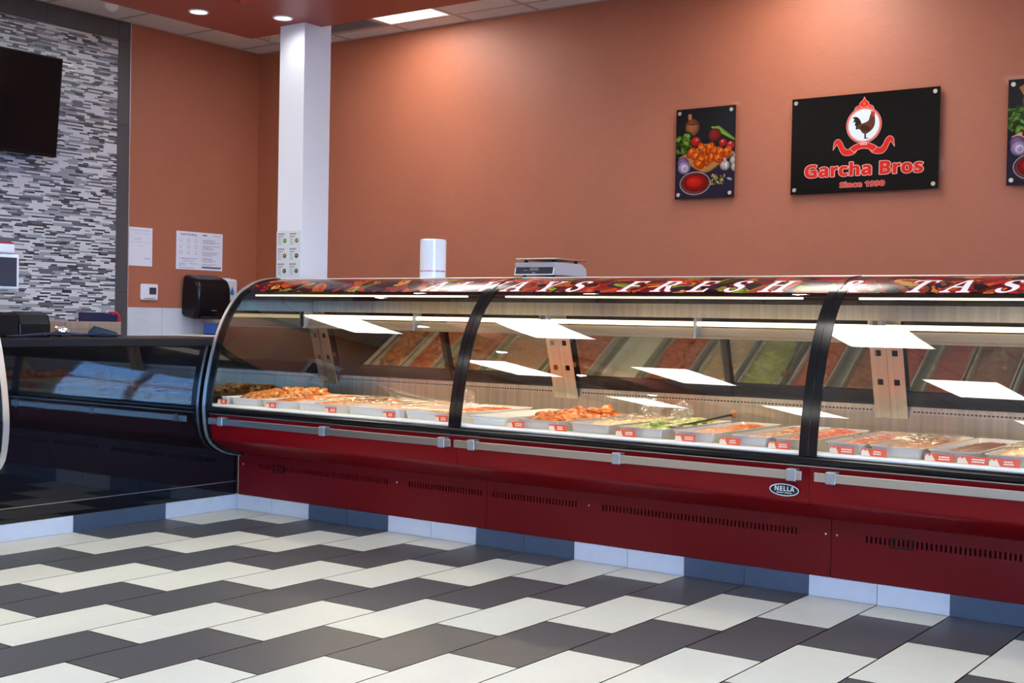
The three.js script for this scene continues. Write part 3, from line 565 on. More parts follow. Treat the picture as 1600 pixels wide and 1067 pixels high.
trays.forEach(([a, b, kind, h, n, what, wrapped, where], i) => {
  const w = b - a, l = 0.72, cx = (a + b) / 2, cz = -0.068, hh = 0.064, y = 0.6305;
  single('meat_tray', trayGeo(+w.toFixed(3), l, hh), a < 2.2 ? M.tray : M.trayMetal, where, 'tray', [cx, y, cz], 'long meat trays in the cases');
  if (kind) {
    const o = single('meat_heap', merge(heap(w - 0.03, l - 0.03, h, i + 1, n ? 22 : 30), ...(n ? [chunks(w - 0.05, l - 0.08, h, 40 + i, n, 0.026)] : [])), foodMat[kind], what + ' in the ' + where, 'meat', [cx, y + hh * 0.6, cz]);
    o.userData.kind = 'stuff';
  }
  if (wrapped) single('cling_film', film(w - 0.01, l * 0.7, 0.026, i * 3.3), M.wrap, 'crumpled clear cling film over the ' + what, 'plastic film', [cx, y + hh + 0.004, cz - 0.06], 'cling film on the trays');
});
tags.forEach(([x, w], i) => {
  const g = thing('price_tag', 'orange price tag standing in front of ' + tagBy[i], 'price tag', [x, 0.652, 0.312], 'orange price tags along the glass');
  part('card', new RoundedBoxGeometry(w, 0.03, 0.0016, 1, 0.0006).rotateX(-0.2).translate(0, 0.0155, 0), tagMat[i % 3], g);
  part('foot', bx(-w / 2, w / 2, 0, 0.002, -0.012, 0.002), M.acrylic, g);
});
{ // serving spoon in the tray between green and orange meat
  const g = thing('serving_spoon', 'dark handled serving spoon with a round wooden end, beside the green chicken', 'spoon', [3.055, 0.70, -0.1]);
  part('handle', tube([[-0.04, 0.0, 0.2], [-0.015, 0.012, -0.02], [0.01, 0.03, -0.26]], 0.005, 20), M.blackPlastic, g);
  part('knob', new THREE.SphereGeometry(0.021, 16, 12).translate(0.012, 0.034, -0.275), M.wood, g);
  part('bowl', new THREE.SphereGeometry(0.026, 16, 8, 0, 6.3, Math.PI / 2, Math.PI / 2).scale(1, 0.5, 1.4).translate(-0.045, 0.002, 0.235), M.bar, g);
}
for (const [x, z, s, l] of [[2.70, -0.22, 0.05, 'twisted knot of clear bag standing behind the pale chicken'], [2.93, -0.1, 0.05, 'bunched clear bag on top of the green chicken'], [1.60, -0.12, 0.045, 'bunched clear bag at the rear of the nearly empty tray']]) {
  const g = new THREE.SphereGeometry(s, 26, 20), p = g.attributes.position; for (let i = 0; i < p.count; i++) { const q = V3(p.getX(i), p.getY(i), p.getZ(i)), m = 1 + 0.55 * noise3.noise(q.x * 60 + x, q.y * 55, q.z * 60); p.setXYZ(i, q.x * m, q.y * m * 0.9, q.z * m); }
  const q = g.toNonIndexed(); q.computeVertexNormals(); single('bunched_bag', q, M.wrap, l, 'plastic bag', [x, 0.72 + s * 0.6, z], 'bunched clear bags');
}
// ---------------------------------------------------------------- on top of the case
{
  const r = thing('bag_roll', 'upright roll of white plastic bags with a pink printed line, on the case', 'bag roll', [1.155, 1.402, -0.35]);
  part('roll', new THREE.LatheGeometry([V2(0.0001, 0), V2(0.07, 0), V2(0.076, 0.004), V2(0.0765, 0.222), V2(0.072, 0.231), V2(0.03, 0.234), V2(0.0001, 0.233)], 48), M.bulkBag, r);
  const t = canvas(1024, 32, (x, w, h) => { x.fillStyle = '#d8dde6'; x.fillRect(0, 0, w, h); x.fillStyle = '#b01850'; const q = rng(8); for (let i = 0; i < w; i += 5 + q() * 7) x.fillRect(i, 8 + q() * 3, 3 + q() * 5, 14 + q() * 4); });
  t.wrapS = THREE.RepeatWrapping;
  part('printed_line', new THREE.CylinderGeometry(0.0769, 0.0767, 0.012, 48, 1, true).translate(0, 0.047, 0), std([1, 1, 1], 0.25, { map: t }), r, 'thin magenta printed line');
}
{
  const s = thing('price_scale', 'grey electronic price scale with a flat steel pan, on the case', 'scale', [1.94, 1.402, -0.42]);
  s.rotation.y = 0.02;
  // body: wedge that slopes down at the rear
  part('body', prism([[0.165, 0.018], [0.18, 0.082], [0.16, 0.086], [-0.10, 0.086], [-0.15, 0.06], [-0.155, 0.018]], -0.125, 0.13, 0.004), std([0.40, 0.39, 0.43], 0.35), s);
  part('bezel', new THREE.BoxGeometry(0.252, 0.067, 0.002).rotateX(-0.23).translate(0.002, 0.05, 0.1742), M.white, s);
  const dt = canvas(512, 144, (x, w, h) => { x.fillStyle = '#2a3138'; x.fillRect(0, 0, w, h); x.fillStyle = '#53564e'; x.fillRect(190, 44, 130, 62); x.fillStyle = '#8d9688'; for (let k = 0; k < 4; k++) x.fillRect(206 + k * 25, 66, 14, 20); x.fillStyle = '#9aa2a8'; x.fillRect(232, 20, 52, 9); x.fillRect(232, 124, 44, 9); x.fillRect(110, 90, 50, 6); });
  part('display', new THREE.BoxGeometry(0.238, 0.056, 0.003).rotateX(-0.23).translate(0.002, 0.05, 0.1755), [std([0.05, 0.055, 0.06], 0.3), std([0.05, 0.055, 0.06], 0.3), std([0.05, 0.055, 0.06], 0.3), std([0.05, 0.055, 0.06], 0.3), std([1, 1, 1], 0.15, { map: dt }), std([0.05, 0.055, 0.06], 0.3)], s);
  part('pan', rbx(-0.13, 0.135, 0.1, 0.109, -0.14, 0.165, 0.004), M.bar, s);
  for (const [x, z] of [[-0.09, 0.12], [0.09, 0.12], [-0.09, -0.1], [0.09, -0.1]]) { part('pan_support', cyl(0.012, 0.008, 0.016, x, 0.094, z, 12), M.rubber, s); part('foot', cyl(0.014, 0.01, 0.018, x, 0.009, z * 1.1, 12), M.rubber, s); }
}
// ---------------------------------------------------------------- signs on the back wall
function standoffSign(name, label, cat, x0, x1, y0, y1, tex, marginX = 0.028) {
  const g = thing(name, label, cat, [(x0 + x1) / 2, (y0 + y1) / 2, ZB]), w = x1 - x0, h = y1 - y0;
  part('acrylic_sheet', new THREE.PlaneGeometry(w + 2 * marginX, h + 0.047).translate(0, -0.0015, 0.025), M.acrylic, g);
  const side = std([0.02, 0.02, 0.02], 0.3);
  part('print', new THREE.BoxGeometry(w, h, 0.004).translate(0, 0, 0.0295), [side, side, side, side, phys([1, 1, 1], 0.25, { map: tex, specularIntensity: 0.25 }), side], g);
  for (const a of [-1, 1]) for (const b of [-1, 1]) { const s = part('standoff', new THREE.CylinderGeometry(0.0125, 0.0125, 0.04, 20).rotateX(Math.PI / 2).translate(a * (w / 2 - 0.028), b * (h / 2 - 0.028), 0.02), M.bar, g); }
  return g;
}
const logoTex = canvas(1536, 998, (x, w, h) => {
  x.fillStyle = '#0d0c0c'; x.fillRect(0, 0, w, h);
  const S = w / 0.914, X = (v) => (v - 2.595) * S, Y = (v) => (2.58 - v) * S, cx = X(3.056), cy = Y(2.388), R = 0.108 * S;
  const RED = '#d62a20', PINK = '#f0a49a';
  // ornamental crown
  x.fillStyle = RED; x.strokeStyle = PINK; x.lineWidth = 5; x.lineJoin = 'round';
  x.beginPath(); x.moveTo(cx - 0.062 * S, cy - 0.082 * S); x.quadraticCurveTo(cx - 0.06 * S, cy - 0.118 * S, cx - 0.03 * S, cy - 0.118 * S); x.quadraticCurveTo(cx - 0.03 * S, cy - 0.14 * S, cx - 0.011 * S, cy - 0.146 * S); x.lineTo(cx, cy - 0.168 * S); x.lineTo(cx + 0.011 * S, cy - 0.146 * S); x.quadraticCurveTo(cx + 0.03 * S, cy - 0.14 * S, cx + 0.03 * S, cy - 0.118 * S); x.quadraticCurveTo(cx + 0.06 * S, cy - 0.118 * S, cx + 0.062 * S, cy - 0.082 * S); x.closePath(); x.fill(); x.stroke();
  x.fillStyle = '#f06a3a'; for (const [a, b, r] of [[0, 0.128, 0.008], [-0.02, 0.11, 0.007], [0.02, 0.11, 0.007], [-0.042, 0.1, 0.006], [0.042, 0.1, 0.006]]) { x.beginPath(); x.arc(cx + a * S, cy - b * S, r * S, 0, 7); x.fill(); }
  x.fillStyle = RED; x.beginPath(); x.arc(cx, cy, R, 0, 7); x.fill(); x.stroke();
  x.fillStyle = '#f3e9e4'; x.beginPath(); x.arc(cx, cy, R * 0.925, 0, 7); x.fill(); x.fillStyle = RED; x.beginPath(); x.arc(cx, cy, R * 0.90, 0, 7); x.fill();
  x.fillStyle = '#dfe9ea'; x.beginPath(); x.arc(cx, cy, R * 0.875, 0, 7); x.fill();
  // cockerel: tail, body, neck, legs
  const q = (a, b) => [cx + a * R, cy + b * R];
  x.fillStyle = '#2a2320'; x.beginPath(); x.moveTo(...q(-0.12, 0.0)); x.bezierCurveTo(...q(-0.2, -0.5), ...q(-0.55, -0.6), ...q(-0.72, -0.38)); x.bezierCurveTo(...q(-0.55, -0.46), ...q(-0.5, -0.38), ...q(-0.66, -0.12)); x.bezierCurveTo(...q(-0.5, -0.28), ...q(-0.46, -0.2), ...q(-0.54, 0.02)); x.bezierCurveTo(...q(-0.45, -0.08), ...q(-0.45, 0.1), ...q(-0.46, 0.22)); x.bezierCurveTo(...q(-0.35, 0.25), ...q(-0.2, 0.15), ...q(-0.12, 0.0)); x.fill();
  x.fillStyle = '#5b3524'; x.beginPath(); x.moveTo(...q(-0.36, 0.0)); x.bezierCurveTo(...q(-0.1, -0.12), ...q(0.12, -0.1), ...q(0.26, -0.24)); x.bezierCurveTo(...q(0.34, -0.4), ...q(0.34, -0.56), ...q(0.42, -0.66)); x.lineTo(...q(0.58, -0.6)); x.bezierCurveTo(...q(0.62, -0.45), ...q(0.66, -0.2), ...q(0.62, 0.0)); x.bezierCurveTo(...q(0.55, 0.28), ...q(0.35, 0.42), ...q(0.14, 0.5)); x.bezierCurveTo(...q(-0.1, 0.5), ...q(-0.12, 0.36), ...q(-0.2, 0.26)); x.bezierCurveTo(...q(-0.36, 0.2), ...q(-0.4, 0.1), ...q(-0.36, 0.0)); x.fill();
  x.fillStyle = '#3b2218'; x.beginPath(); x.ellipse(...q(0.08, 0.18), R * 0.28, R * 0.16, 0.3, 0, 7); x.fill();
  x.fillStyle = '#a8382a'; x.beginPath(); x.moveTo(...q(0.38, -0.66)); x.lineTo(...q(0.42, -0.76)); x.lineTo(...q(0.5, -0.7)); x.lineTo(...q(0.58, -0.73)); x.lineTo(...q(0.62, -0.56)); x.bezierCurveTo(...q(0.62, -0.44), ...q(0.56, -0.4), ...q(0.48, -0.42)); x.fill();
  x.fillStyle = '#3a3431'; x.fillRect(cx + 0.04 * R, cy + 0.44 * R, 0.1 * R, 0.3 * R); x.fillRect(cx + 0.02 * R, cy + 0.72 * R, 0.24 * R, 0.05 * R);
  // ribbon
  x.fillStyle = RED; x.strokeStyle = PINK; x.lineWidth = 6;
  for (const s of [-1, 1]) { const p = (a, b) => [cx + s * a * S, cy + b * S]; x.beginPath(); x.moveTo(...p(0.05, 0.115)); x.bezierCurveTo(...p(0.09, 0.15), ...p(0.11, 0.15), ...p(0.125, 0.115)); x.bezierCurveTo(...p(0.14, 0.075), ...p(0.165, 0.06), ...p(0.185, 0.095)); x.lineTo(...p(0.19, 0.14)); x.lineTo(...p(0.168, 0.108)); x.bezierCurveTo(...p(0.15, 0.12), ...p(0.15, 0.17), ...p(0.11, 0.178)); x.bezierCurveTo(...p(0.09, 0.18), ...p(0.05, 0.178), ...p(0.04, 0.15)); x.closePath(); x.fill(); x.stroke(); }
  x.beginPath(); x.moveTo(cx - 0.085 * S, cy + 0.135 * S); x.quadraticCurveTo(cx, cy + 0.075 * S, cx + 0.085 * S, cy + 0.135 * S); x.lineTo(cx + 0.06 * S, cy + 0.162 * S); x.quadraticCurveTo(cx, cy + 0.118 * S, cx - 0.06 * S, cy + 0.162 * S); x.closePath(); x.fill(); x.stroke();
  x.fillStyle = '#f6d9d2'; x.font = 'bold 34px sans-serif'; x.textAlign = 'center'; x.fillRect(cx - 36, cy + 0.104 * S, 72, 6); for (let k = 0; k < 5; k++) { x.fillRect(cx - 32 + k * 15, cy + 0.104 * S, 5, 26); x.beginPath(); x.arc(cx - 26 + k * 15, cy + 0.117 * S, 5, 0, 6.3); x.fill(); }
  x.textAlign = 'center'; x.lineJoin = 'round';
  const words = (t, yb, size, x0, x1) => { x.font = 'bold ' + size + 'px sans-serif'; const m = x.measureText(t).width, k = (X(x1) - X(x0)) / m; x.save(); x.translate((X(x0) + X(x1)) / 2, Y(yb)); x.scale(k, 1); x.lineWidth = size * 0.11; x.strokeStyle = '#f0b0a4'; x.strokeText(t, 0, 0); x.lineWidth = size * 0.035; x.strokeStyle = RED; x.fillStyle = RED; x.fillText(t, 0, 0); x.strokeText(t, 0, 0); x.restore(); };
  words('Garcha Bros', 2.088, 176, 2.682, 3.422); words('Since 1990', 2.018, 74, 2.912, 3.192);
});
standoffSign('shop_sign', 'large black acrylic sign with a rooster emblem and red lettering', 'sign', 2.595, 3.509, 1.987, 2.58, logoTex);
function board(x, w, h, second) { // printed food photograph
  const r = rng(second ? 91 : 90), E = (cx, cy, a, b, c, rot = 0) => {
    const q = new THREE.Color(c), f = (k) => '#' + q.clone().multiplyScalar(k).getHexString(); x.save(); x.translate(cx * w, cy * h); x.rotate(rot); x.scale(1, b / a);
    const gr = x.createRadialGradient(-a * w * 0.25, -a * w * 0.35, a * w * 0.1, 0, 0, a * w); gr.addColorStop(0, f(1.15)); gr.addColorStop(0.6, f(0.75)); gr.addColorStop(1, f(0.28));
    x.fillStyle = gr; x.beginPath(); x.arc(0, 0, a * w, 0, 6.3); x.fill(); x.restore(); };
  x.fillStyle = '#12141a'; x.fillRect(0, 0, w, h); x.fillStyle = '#231e30'; x.fillRect(0, h * 0.66, w, h * 0.34);
  // mortar and pestle
  x.fillStyle = '#a86a3a'; x.save(); x.translate(w * (second ? 0.2 : 0.24), h * 0.12); x.rotate(second ? -0.5 : -0.12); x.fillRect(-w * 0.03, -h * 0.06, w * 0.06, h * 0.16); x.restore();
  E(second ? 0.3 : 0.28, 0.21, 0.12, 0.13, '#9a5c34'); E(second ? 0.3 : 0.28, 0.16, 0.115, 0.035, '#6e3f22');
  for (let k = 0; k < 60; k++) E(0.02 + r() * 0.2, 0.28 + r() * 0.2, 0.02 + r() * 0.05, 0.015 + r() * 0.03, ['#2f4a18', '#4f7424', '#6f9a34', '#1f3010'][k & 3], r() * 3);
  for (let k = 0; k < 9; k++) { x.strokeStyle = ['#5f8a30', '#86a84a', '#48701f'][k % 3]; x.lineWidth = w * 0.022; x.beginPath(); x.moveTo(w * (0.6 + k * 0.016), h * 0.22); x.lineTo(w * (0.92 + k * 0.012), h * (0.35 + k * 0.004)); x.stroke(); }
  for (const [a, b, c, d] of [[0.34, 0.37, 0.09, '#a81c18'], [0.36, 0.35, 0.03, '#e05a48'], [0.66, 0.31, 0.11, '#7c1a1c'], [0.8, 0.4, 0.07, '#b01a1e'], [0.93, 0.43, 0.07, '#b8221e'], [0.79, 0.385, 0.018, '#f0a090'], [0.92, 0.41, 0.018, '#f0a090']]) E(a, b, c, c * 0.9, d);
  // wooden board
  x.fillStyle = second ? '#c8a078' : '#a9713f'; x.beginPath(); x.moveTo(w * 0.05, h * 0.54); x.lineTo(w * 0.5, h * 0.40); x.lineTo(w * 1.0, h * 0.51); x.lineTo(w * 0.6, h * 0.70); x.quadraticCurveTo(w * 0.5, h * 0.735, w * 0.4, h * 0.69); x.closePath(); x.fill();
  x.strokeStyle = '#7a4b26'; x.lineWidth = w * 0.02; x.beginPath(); x.moveTo(w * 0.05, h * 0.545); x.lineTo(w * 0.42, h * 0.7); x.quadraticCurveTo(w * 0.5, h * 0.735, w * 0.62, h * 0.69); x.lineTo(w, h * 0.52); x.stroke();
  const meat = second ? ['#c01a10', '#e03018', '#a0140c', '#f05038'] : ['#d8520e', '#f0701a', '#b03a0a', '#f08c30'];
  for (const [a, b] of [[0.27, 0.49], [0.35, 0.53], [0.45, 0.45], [0.52, 0.49], [0.58, 0.45], [0.68, 0.49], [0.76, 0.5], [0.88, 0.5], [0.45, 0.58], [0.55, 0.58], [0.62, 0.56], [0.4, 0.62], [0.72, 0.57]]) { E(a, b, 0.1, 0.065, meat[0], (a * 9) % 3); E(a - 0.01, b - 0.012, 0.06, 0.035, meat[1], (a * 7) % 3); E(a + 0.03, b + 0.015, 0.035, 0.02, meat[2], a * 5); E(a - 0.02, b - 0.016, 0.018, 0.01, meat[3], a * 5); }
  // onion, garlic
  E(0.13, 0.6, 0.1, 0.09, '#7d5a86'); E(0.15, 0.65, 0.11, 0.1, '#a88ab4'); E(0.16, 0.66, 0.075, 0.07, '#d8c8dc'); E(0.16, 0.66, 0.03, 0.03, '#b29ac0');
  for (const [a, b] of [[0.84, 0.65], [1.0, 0.6], [1.02, 0.67]]) { E(a, b, 0.085, 0.075, '#b8a8a4'); E(a + 0.02, b, 0.035, 0.07, '#d8ccc6'); E(a, b - 0.055, 0.02, 0.04, '#c2b2aa'); }
  for (let k = 0; k < 44; k++) E(0.58 + r() * 0.26, 0.75 + r() * 0.1, 0.016 + r() * 0.014, 0.012, ['#b8a25a', '#7a6a34', '#d0c07c', '#93803f'][k & 3], r() * 3);
  // glass bowl of sauce
  E(0.34, 0.84, 0.26, 0.19, '#58505c'); E(0.34, 0.84, 0.245, 0.172, '#8d4a44'); E(0.35, 0.825, 0.215, 0.135, '#a81210'); E(0.34, 0.82, 0.17, 0.1, '#c01a12'); x.strokeStyle = '#c8bcc0'; x.lineWidth = w * 0.008; x.beginPath(); x.ellipse(0.34 * w, 0.83 * h, 0.255 * w, 0.17 * w, 0, 0, 6.3); x.stroke();
  E(0.92, 0.8, 0.05, 0.02, '#a8a4ac', 0.3);
}
const posterA = canvas(512, 702, (x, w, h) => board(x, w, h, false)), posterB = canvas(512, 702, (x, w, h) => board(x, w, h, true));
standoffSign('food_poster', 'small dark poster of orange chicken on a wooden board, left of the sign', 'poster', 1.782, 2.21, 1.992, 2.582, posterA);
standoffSign('food_poster', 'poster of red chilli meat cut off by the right frame edge', 'poster', 3.888, 4.316, 1.985, 2.578, posterB);

// ---------------------------------------------------------------- papers
function noticeTex(kind) {
  return canvas(512, kind === 'hand' ? 340 : 690, (x, w, h) => {
    const r = rng(kind.length * 7); x.fillStyle = '#e6e8f0'; x.fillRect(0, 0, w, h);
    const line = (x0, x1, y, c = '#8f93a4') => { x.fillStyle = c; for (let p = x0; p < x1;) { const l = 6 + r() * 22; x.fillRect(p, y, Math.min(l, x1 - p), 5); p += l + 5; } };
    if (kind === 'hand') {
      x.fillStyle = '#4a4e60'; x.font = 'bold 24px serif'; x.textAlign = 'center'; x.fillText('Hand Washing', w * 0.26, 34);
      x.strokeStyle = '#8a8ea0'; x.lineWidth = 2; for (let j = 0; j < 3; j++) for (let i = 0; i < 3; i++) { const X = 50 + i * 82, Y = 78 + j * 54; x.beginPath(); x.ellipse(X, Y, 15 + (i * j) % 7, 11, 0.4 * i, 0, 6.3); x.moveTo(X - 12, Y + 14); x.lineTo(X + 14, Y + 17); x.stroke(); }
      line(40, 220, 240, '#50546a'); line(60, 190, 262); line(30, 110, 284); line(140, 230, 284); line(30, 100, 300); line(30, 200, 322, '#b07070');
      x.fillStyle = '#c9ccd8'; x.fillRect(262, 0, 3, h); x.fillStyle = '#4a4e60'; x.fillRect(285, 20, 50, 9); line(400, 490, 22);
      for (let y = 52; y < 296; y += 11) if (y % 5 !== 2) line(285, 380 + r() * 110, y); x.fillStyle = '#4a4c58'; x.fillRect(282, 308, 214, 14);
    } else {
      line(40, 470, 50, '#4a4e60'); line(120, 440, 105); line(50, 70, 160); line(110, 300, 190); line(110, 260, 215, '#5a5e70'); line(50, 450, 260); line(190, 330, 330); x.fillStyle = '#cfd2dc'; x.fillRect(0, h * 0.68, w, 3); line(330, 470, 540, '#5a5e70'); line(340, 470, 560, '#5a5e70');
    }
  });
}
const wallPaper = (name, label, z0, z1, y0, y1, tex) => { // a sheet taped to the left wall
  const l = Math.abs(z1 - z0), g = new THREE.BoxGeometry(l, y1 - y0, 0.0012); const m = M.paper;
  const o = single(name, g, [m, m, m, m, std([1, 1, 1], 0.8, { map: tex }), m], label, 'notice', [XL + 0.0022, (y0 + y1) / 2, (z0 + z1) / 2]); o.rotation.y = Math.PI / 2; return o;
};
wallPaper('paper_notice', 'single sheet of printed paper on the orange wall above the thermostat', -0.815, -1.035, 1.54, 1.838, noticeTex('single'));
wallPaper('hand_washing_notice', 'double width hand washing notice above the black towel dispenser', -1.268, -1.745, 1.533, 1.838, noticeTex('hand'));
{ // menu sheet on the column
  const t = canvas(400, 540, (x, w, h) => {
    x.fillStyle = '#d5dcd8'; x.fillRect(0, 0, w, h);
    const dish = ['#5f8a3a', '#7a7434', '#8a4a26', '#3a363a', '#38403c', '#4a4640'];
    for (let j = 0; j < 3; j++) for (let i = 0; i < 2; i++) {
      const X = 22 + i * 195, Y = 20 + j * 175; x.fillStyle = '#b4606c'; for (let k = 0; k < 4; k++) x.fillRect(X + k * 27, Y + 8, 22, 17); x.fillStyle = '#5f6670'; x.fillRect(X, Y + 42, 84, 8);
      x.fillStyle = '#9aa3ab'; for (let k = 0; k < 6; k++) x.fillRect(X, Y + 62 + k * 14, 44 + (k * 17) % 30, 6);
      x.fillStyle = dish[j * 2 + i]; x.beginPath(); x.ellipse(X + 112, Y + 95, 30, 27, 0, 0, 6.3); x.fill(); x.fillStyle = '#c9b46a'; x.beginPath(); x.ellipse(X + 108, Y + 90, 10, 8, 0, 0, 6.3); x.fill();
    }
  });
  const m = M.paper; single('menu_sheet', new THREE.BoxGeometry(0.222, 0.30, 0.0016), [m, m, m, m, std([1, 1, 1], 0.5, { map: t }), m], 'sheet of six small pictured dishes stuck low on the white column', 'menu', [-0.132, 1.574, -0.449]);
}
// ---------------------------------------------------------------- fittings on the left wall
{
  const t = thing('thermostat', 'white square thermostat with a small dark screen', 'thermostat', [XL, 1.34, -1.002]);
  part('body', rbx(0, 0.024, -0.063, 0.063, -0.08, 0.08, 0.01, 3), M.white, t);
  part('screen', rbx(0.0235, 0.0255, -0.018, 0.036, -0.06, 0.006, 0.001, 1), M.screen, t);
  part('button_bar', rbx(0.0235, 0.026, -0.053, -0.047, -0.05, 0.05, 0.001, 1), M.soapGrey, t);
  // paper towel dispenser
  const d = thing('towel_dispenser', 'bulky black plastic paper towel dispenser on the left wall', 'dispenser', [XL, 1.31, -1.49]);
  const prof = [[0, -0.13], [0.02, 0.165], [0.11, 0.165], [0.18, 0.14], [0.215, 0.08], [0.22, 0.0], [0.21, -0.09], [0.185, -0.155], [0.15, -0.175], [0.08, -0.165]];
  const sp = new THREE.CatmullRomCurve3(prof.map(([a, b]) => V3(a, b, 0)), true, 'catmullrom', 0.35).getPoints(60).map((p) => V2(p.x, p.y));
  const eg = new THREE.ExtrudeGeometry(new THREE.Shape(sp), { depth: 0.27, bevelEnabled: true, bevelSize: 0.028, bevelOffset: -0.028, bevelThickness: 0.035, bevelSegments: 5 }).translate(0, 0, -0.135);
  part('cover', eg, M.blackPlastic, d);
  part('outlet', rbx(0.1, 0.192, -0.172, -0.15, -0.12, 0.12, 0.004), M.dark, d);
  part('emblem', rbx(0.205, 0.2145, -0.107, -0.099, -0.02, 0.03, 0.002), M.soapGrey, d);
  // soap dispenser
  const s = thing('soap_dispenser', 'white soap dispenser with a blue drop, right of the black dispenser', 'dispenser', [XL, 1.355, -1.77]);
  part('body', rbx(0, 0.1, -0.115, 0.115, -0.065, 0.065, 0.025, 4), M.whiteBlue, s);
  part('lever', rbx(0.05, 0.112, -0.122, -0.06, -0.045, 0.045, 0.01, 3), M.soapGrey, s);
  const ds = new THREE.Shape(); ds.moveTo(0, 0.045); ds.bezierCurveTo(0.006, 0.02, 0.02, 0.005, 0.02, -0.012); ds.bezierCurveTo(0.02, -0.034, -0.02, -0.034, -0.02, -0.012); ds.bezierCurveTo(-0.02, 0.005, -0.006, 0.02, 0, 0.045);
  part('drop', new THREE.ExtrudeGeometry(ds, { depth: 0.002, bevelEnabled: false }).rotateY(Math.PI / 2).translate(0.0995, 0.01, 0), std([0.02, 0.16, 0.5], 0.4), s, 'blue water drop');
  part('catch', rbx(0.01, 0.06, 0.115, 0.122, -0.02, 0.03, 0.003), M.white, s);
  // blue crate on a stand by the sink
  const k = thing('sink_shelf', 'white ledge under the dispensers, mostly hidden by the counter', 'shelf', [XL, 0, -1.5]);
  part('ledge', rbx(0.0105, 0.42, 0.98, 1.012, -0.3, 0.3, 0.006), M.white, k); part('support', rbx(0.03, 0.34, 0, 0.98, -0.2, 0.2, 0.01), M.white, k);
  const c = thing('blue_crate', 'small bright blue plastic crate beside the case end', 'crate', [-2.0, 1.0125, -1.51]);
  part('tub', merge(rbx(-0.09, 0.09, 0, 0.012, -0.085, 0.085, 0.004), rbx(-0.09, -0.08, 0, 0.088, -0.085, 0.085, 0.004), rbx(0.08, 0.09, 0, 0.088, -0.085, 0.085, 0.004), rbx(-0.09, 0.09, 0, 0.088, -0.085, -0.075, 0.004), rbx(-0.09, 0.09, 0, 0.088, 0.075, 0.085, 0.004)), M.blue, c);
  part('rim', merge(rbx(-0.097, 0.097, 0.084, 0.094, -0.093, -0.073, 0.003), rbx(-0.097, 0.097, 0.084, 0.094, 0.073, 0.093, 0.003), rbx(-0.097, -0.077, 0.084, 0.094, -0.093, 0.093, 0.003), rbx(0.077, 0.097, 0.084, 0.094, -0.093, 0.093, 0.003)), M.blue, c);
  // television
  const v = thing('television', 'large black television tilted down on the mosaic wall', 'television', [XL + 0.15, 2.62, 0.465]); v.rotation.z = -0.10;
  part('cabinet', rbx(-0.025, 0.02, -0.35, 0.35, -0.55, 0.55, 0.008), M.blackPlastic, v);
  part('screen', bx(0.0195, 0.0215, -0.325, 0.338, -0.535, 0.535), M.tvScreen, v);
  part('wall_mount', merge(bx(-0.125, -0.02, -0.06, 0.06, -0.15, -0.1), bx(-0.125, -0.02, -0.06, 0.06, 0.1, 0.15), bx(-0.13, -0.115, -0.12, 0.12, -0.2, 0.2)), M.frame, v);
}
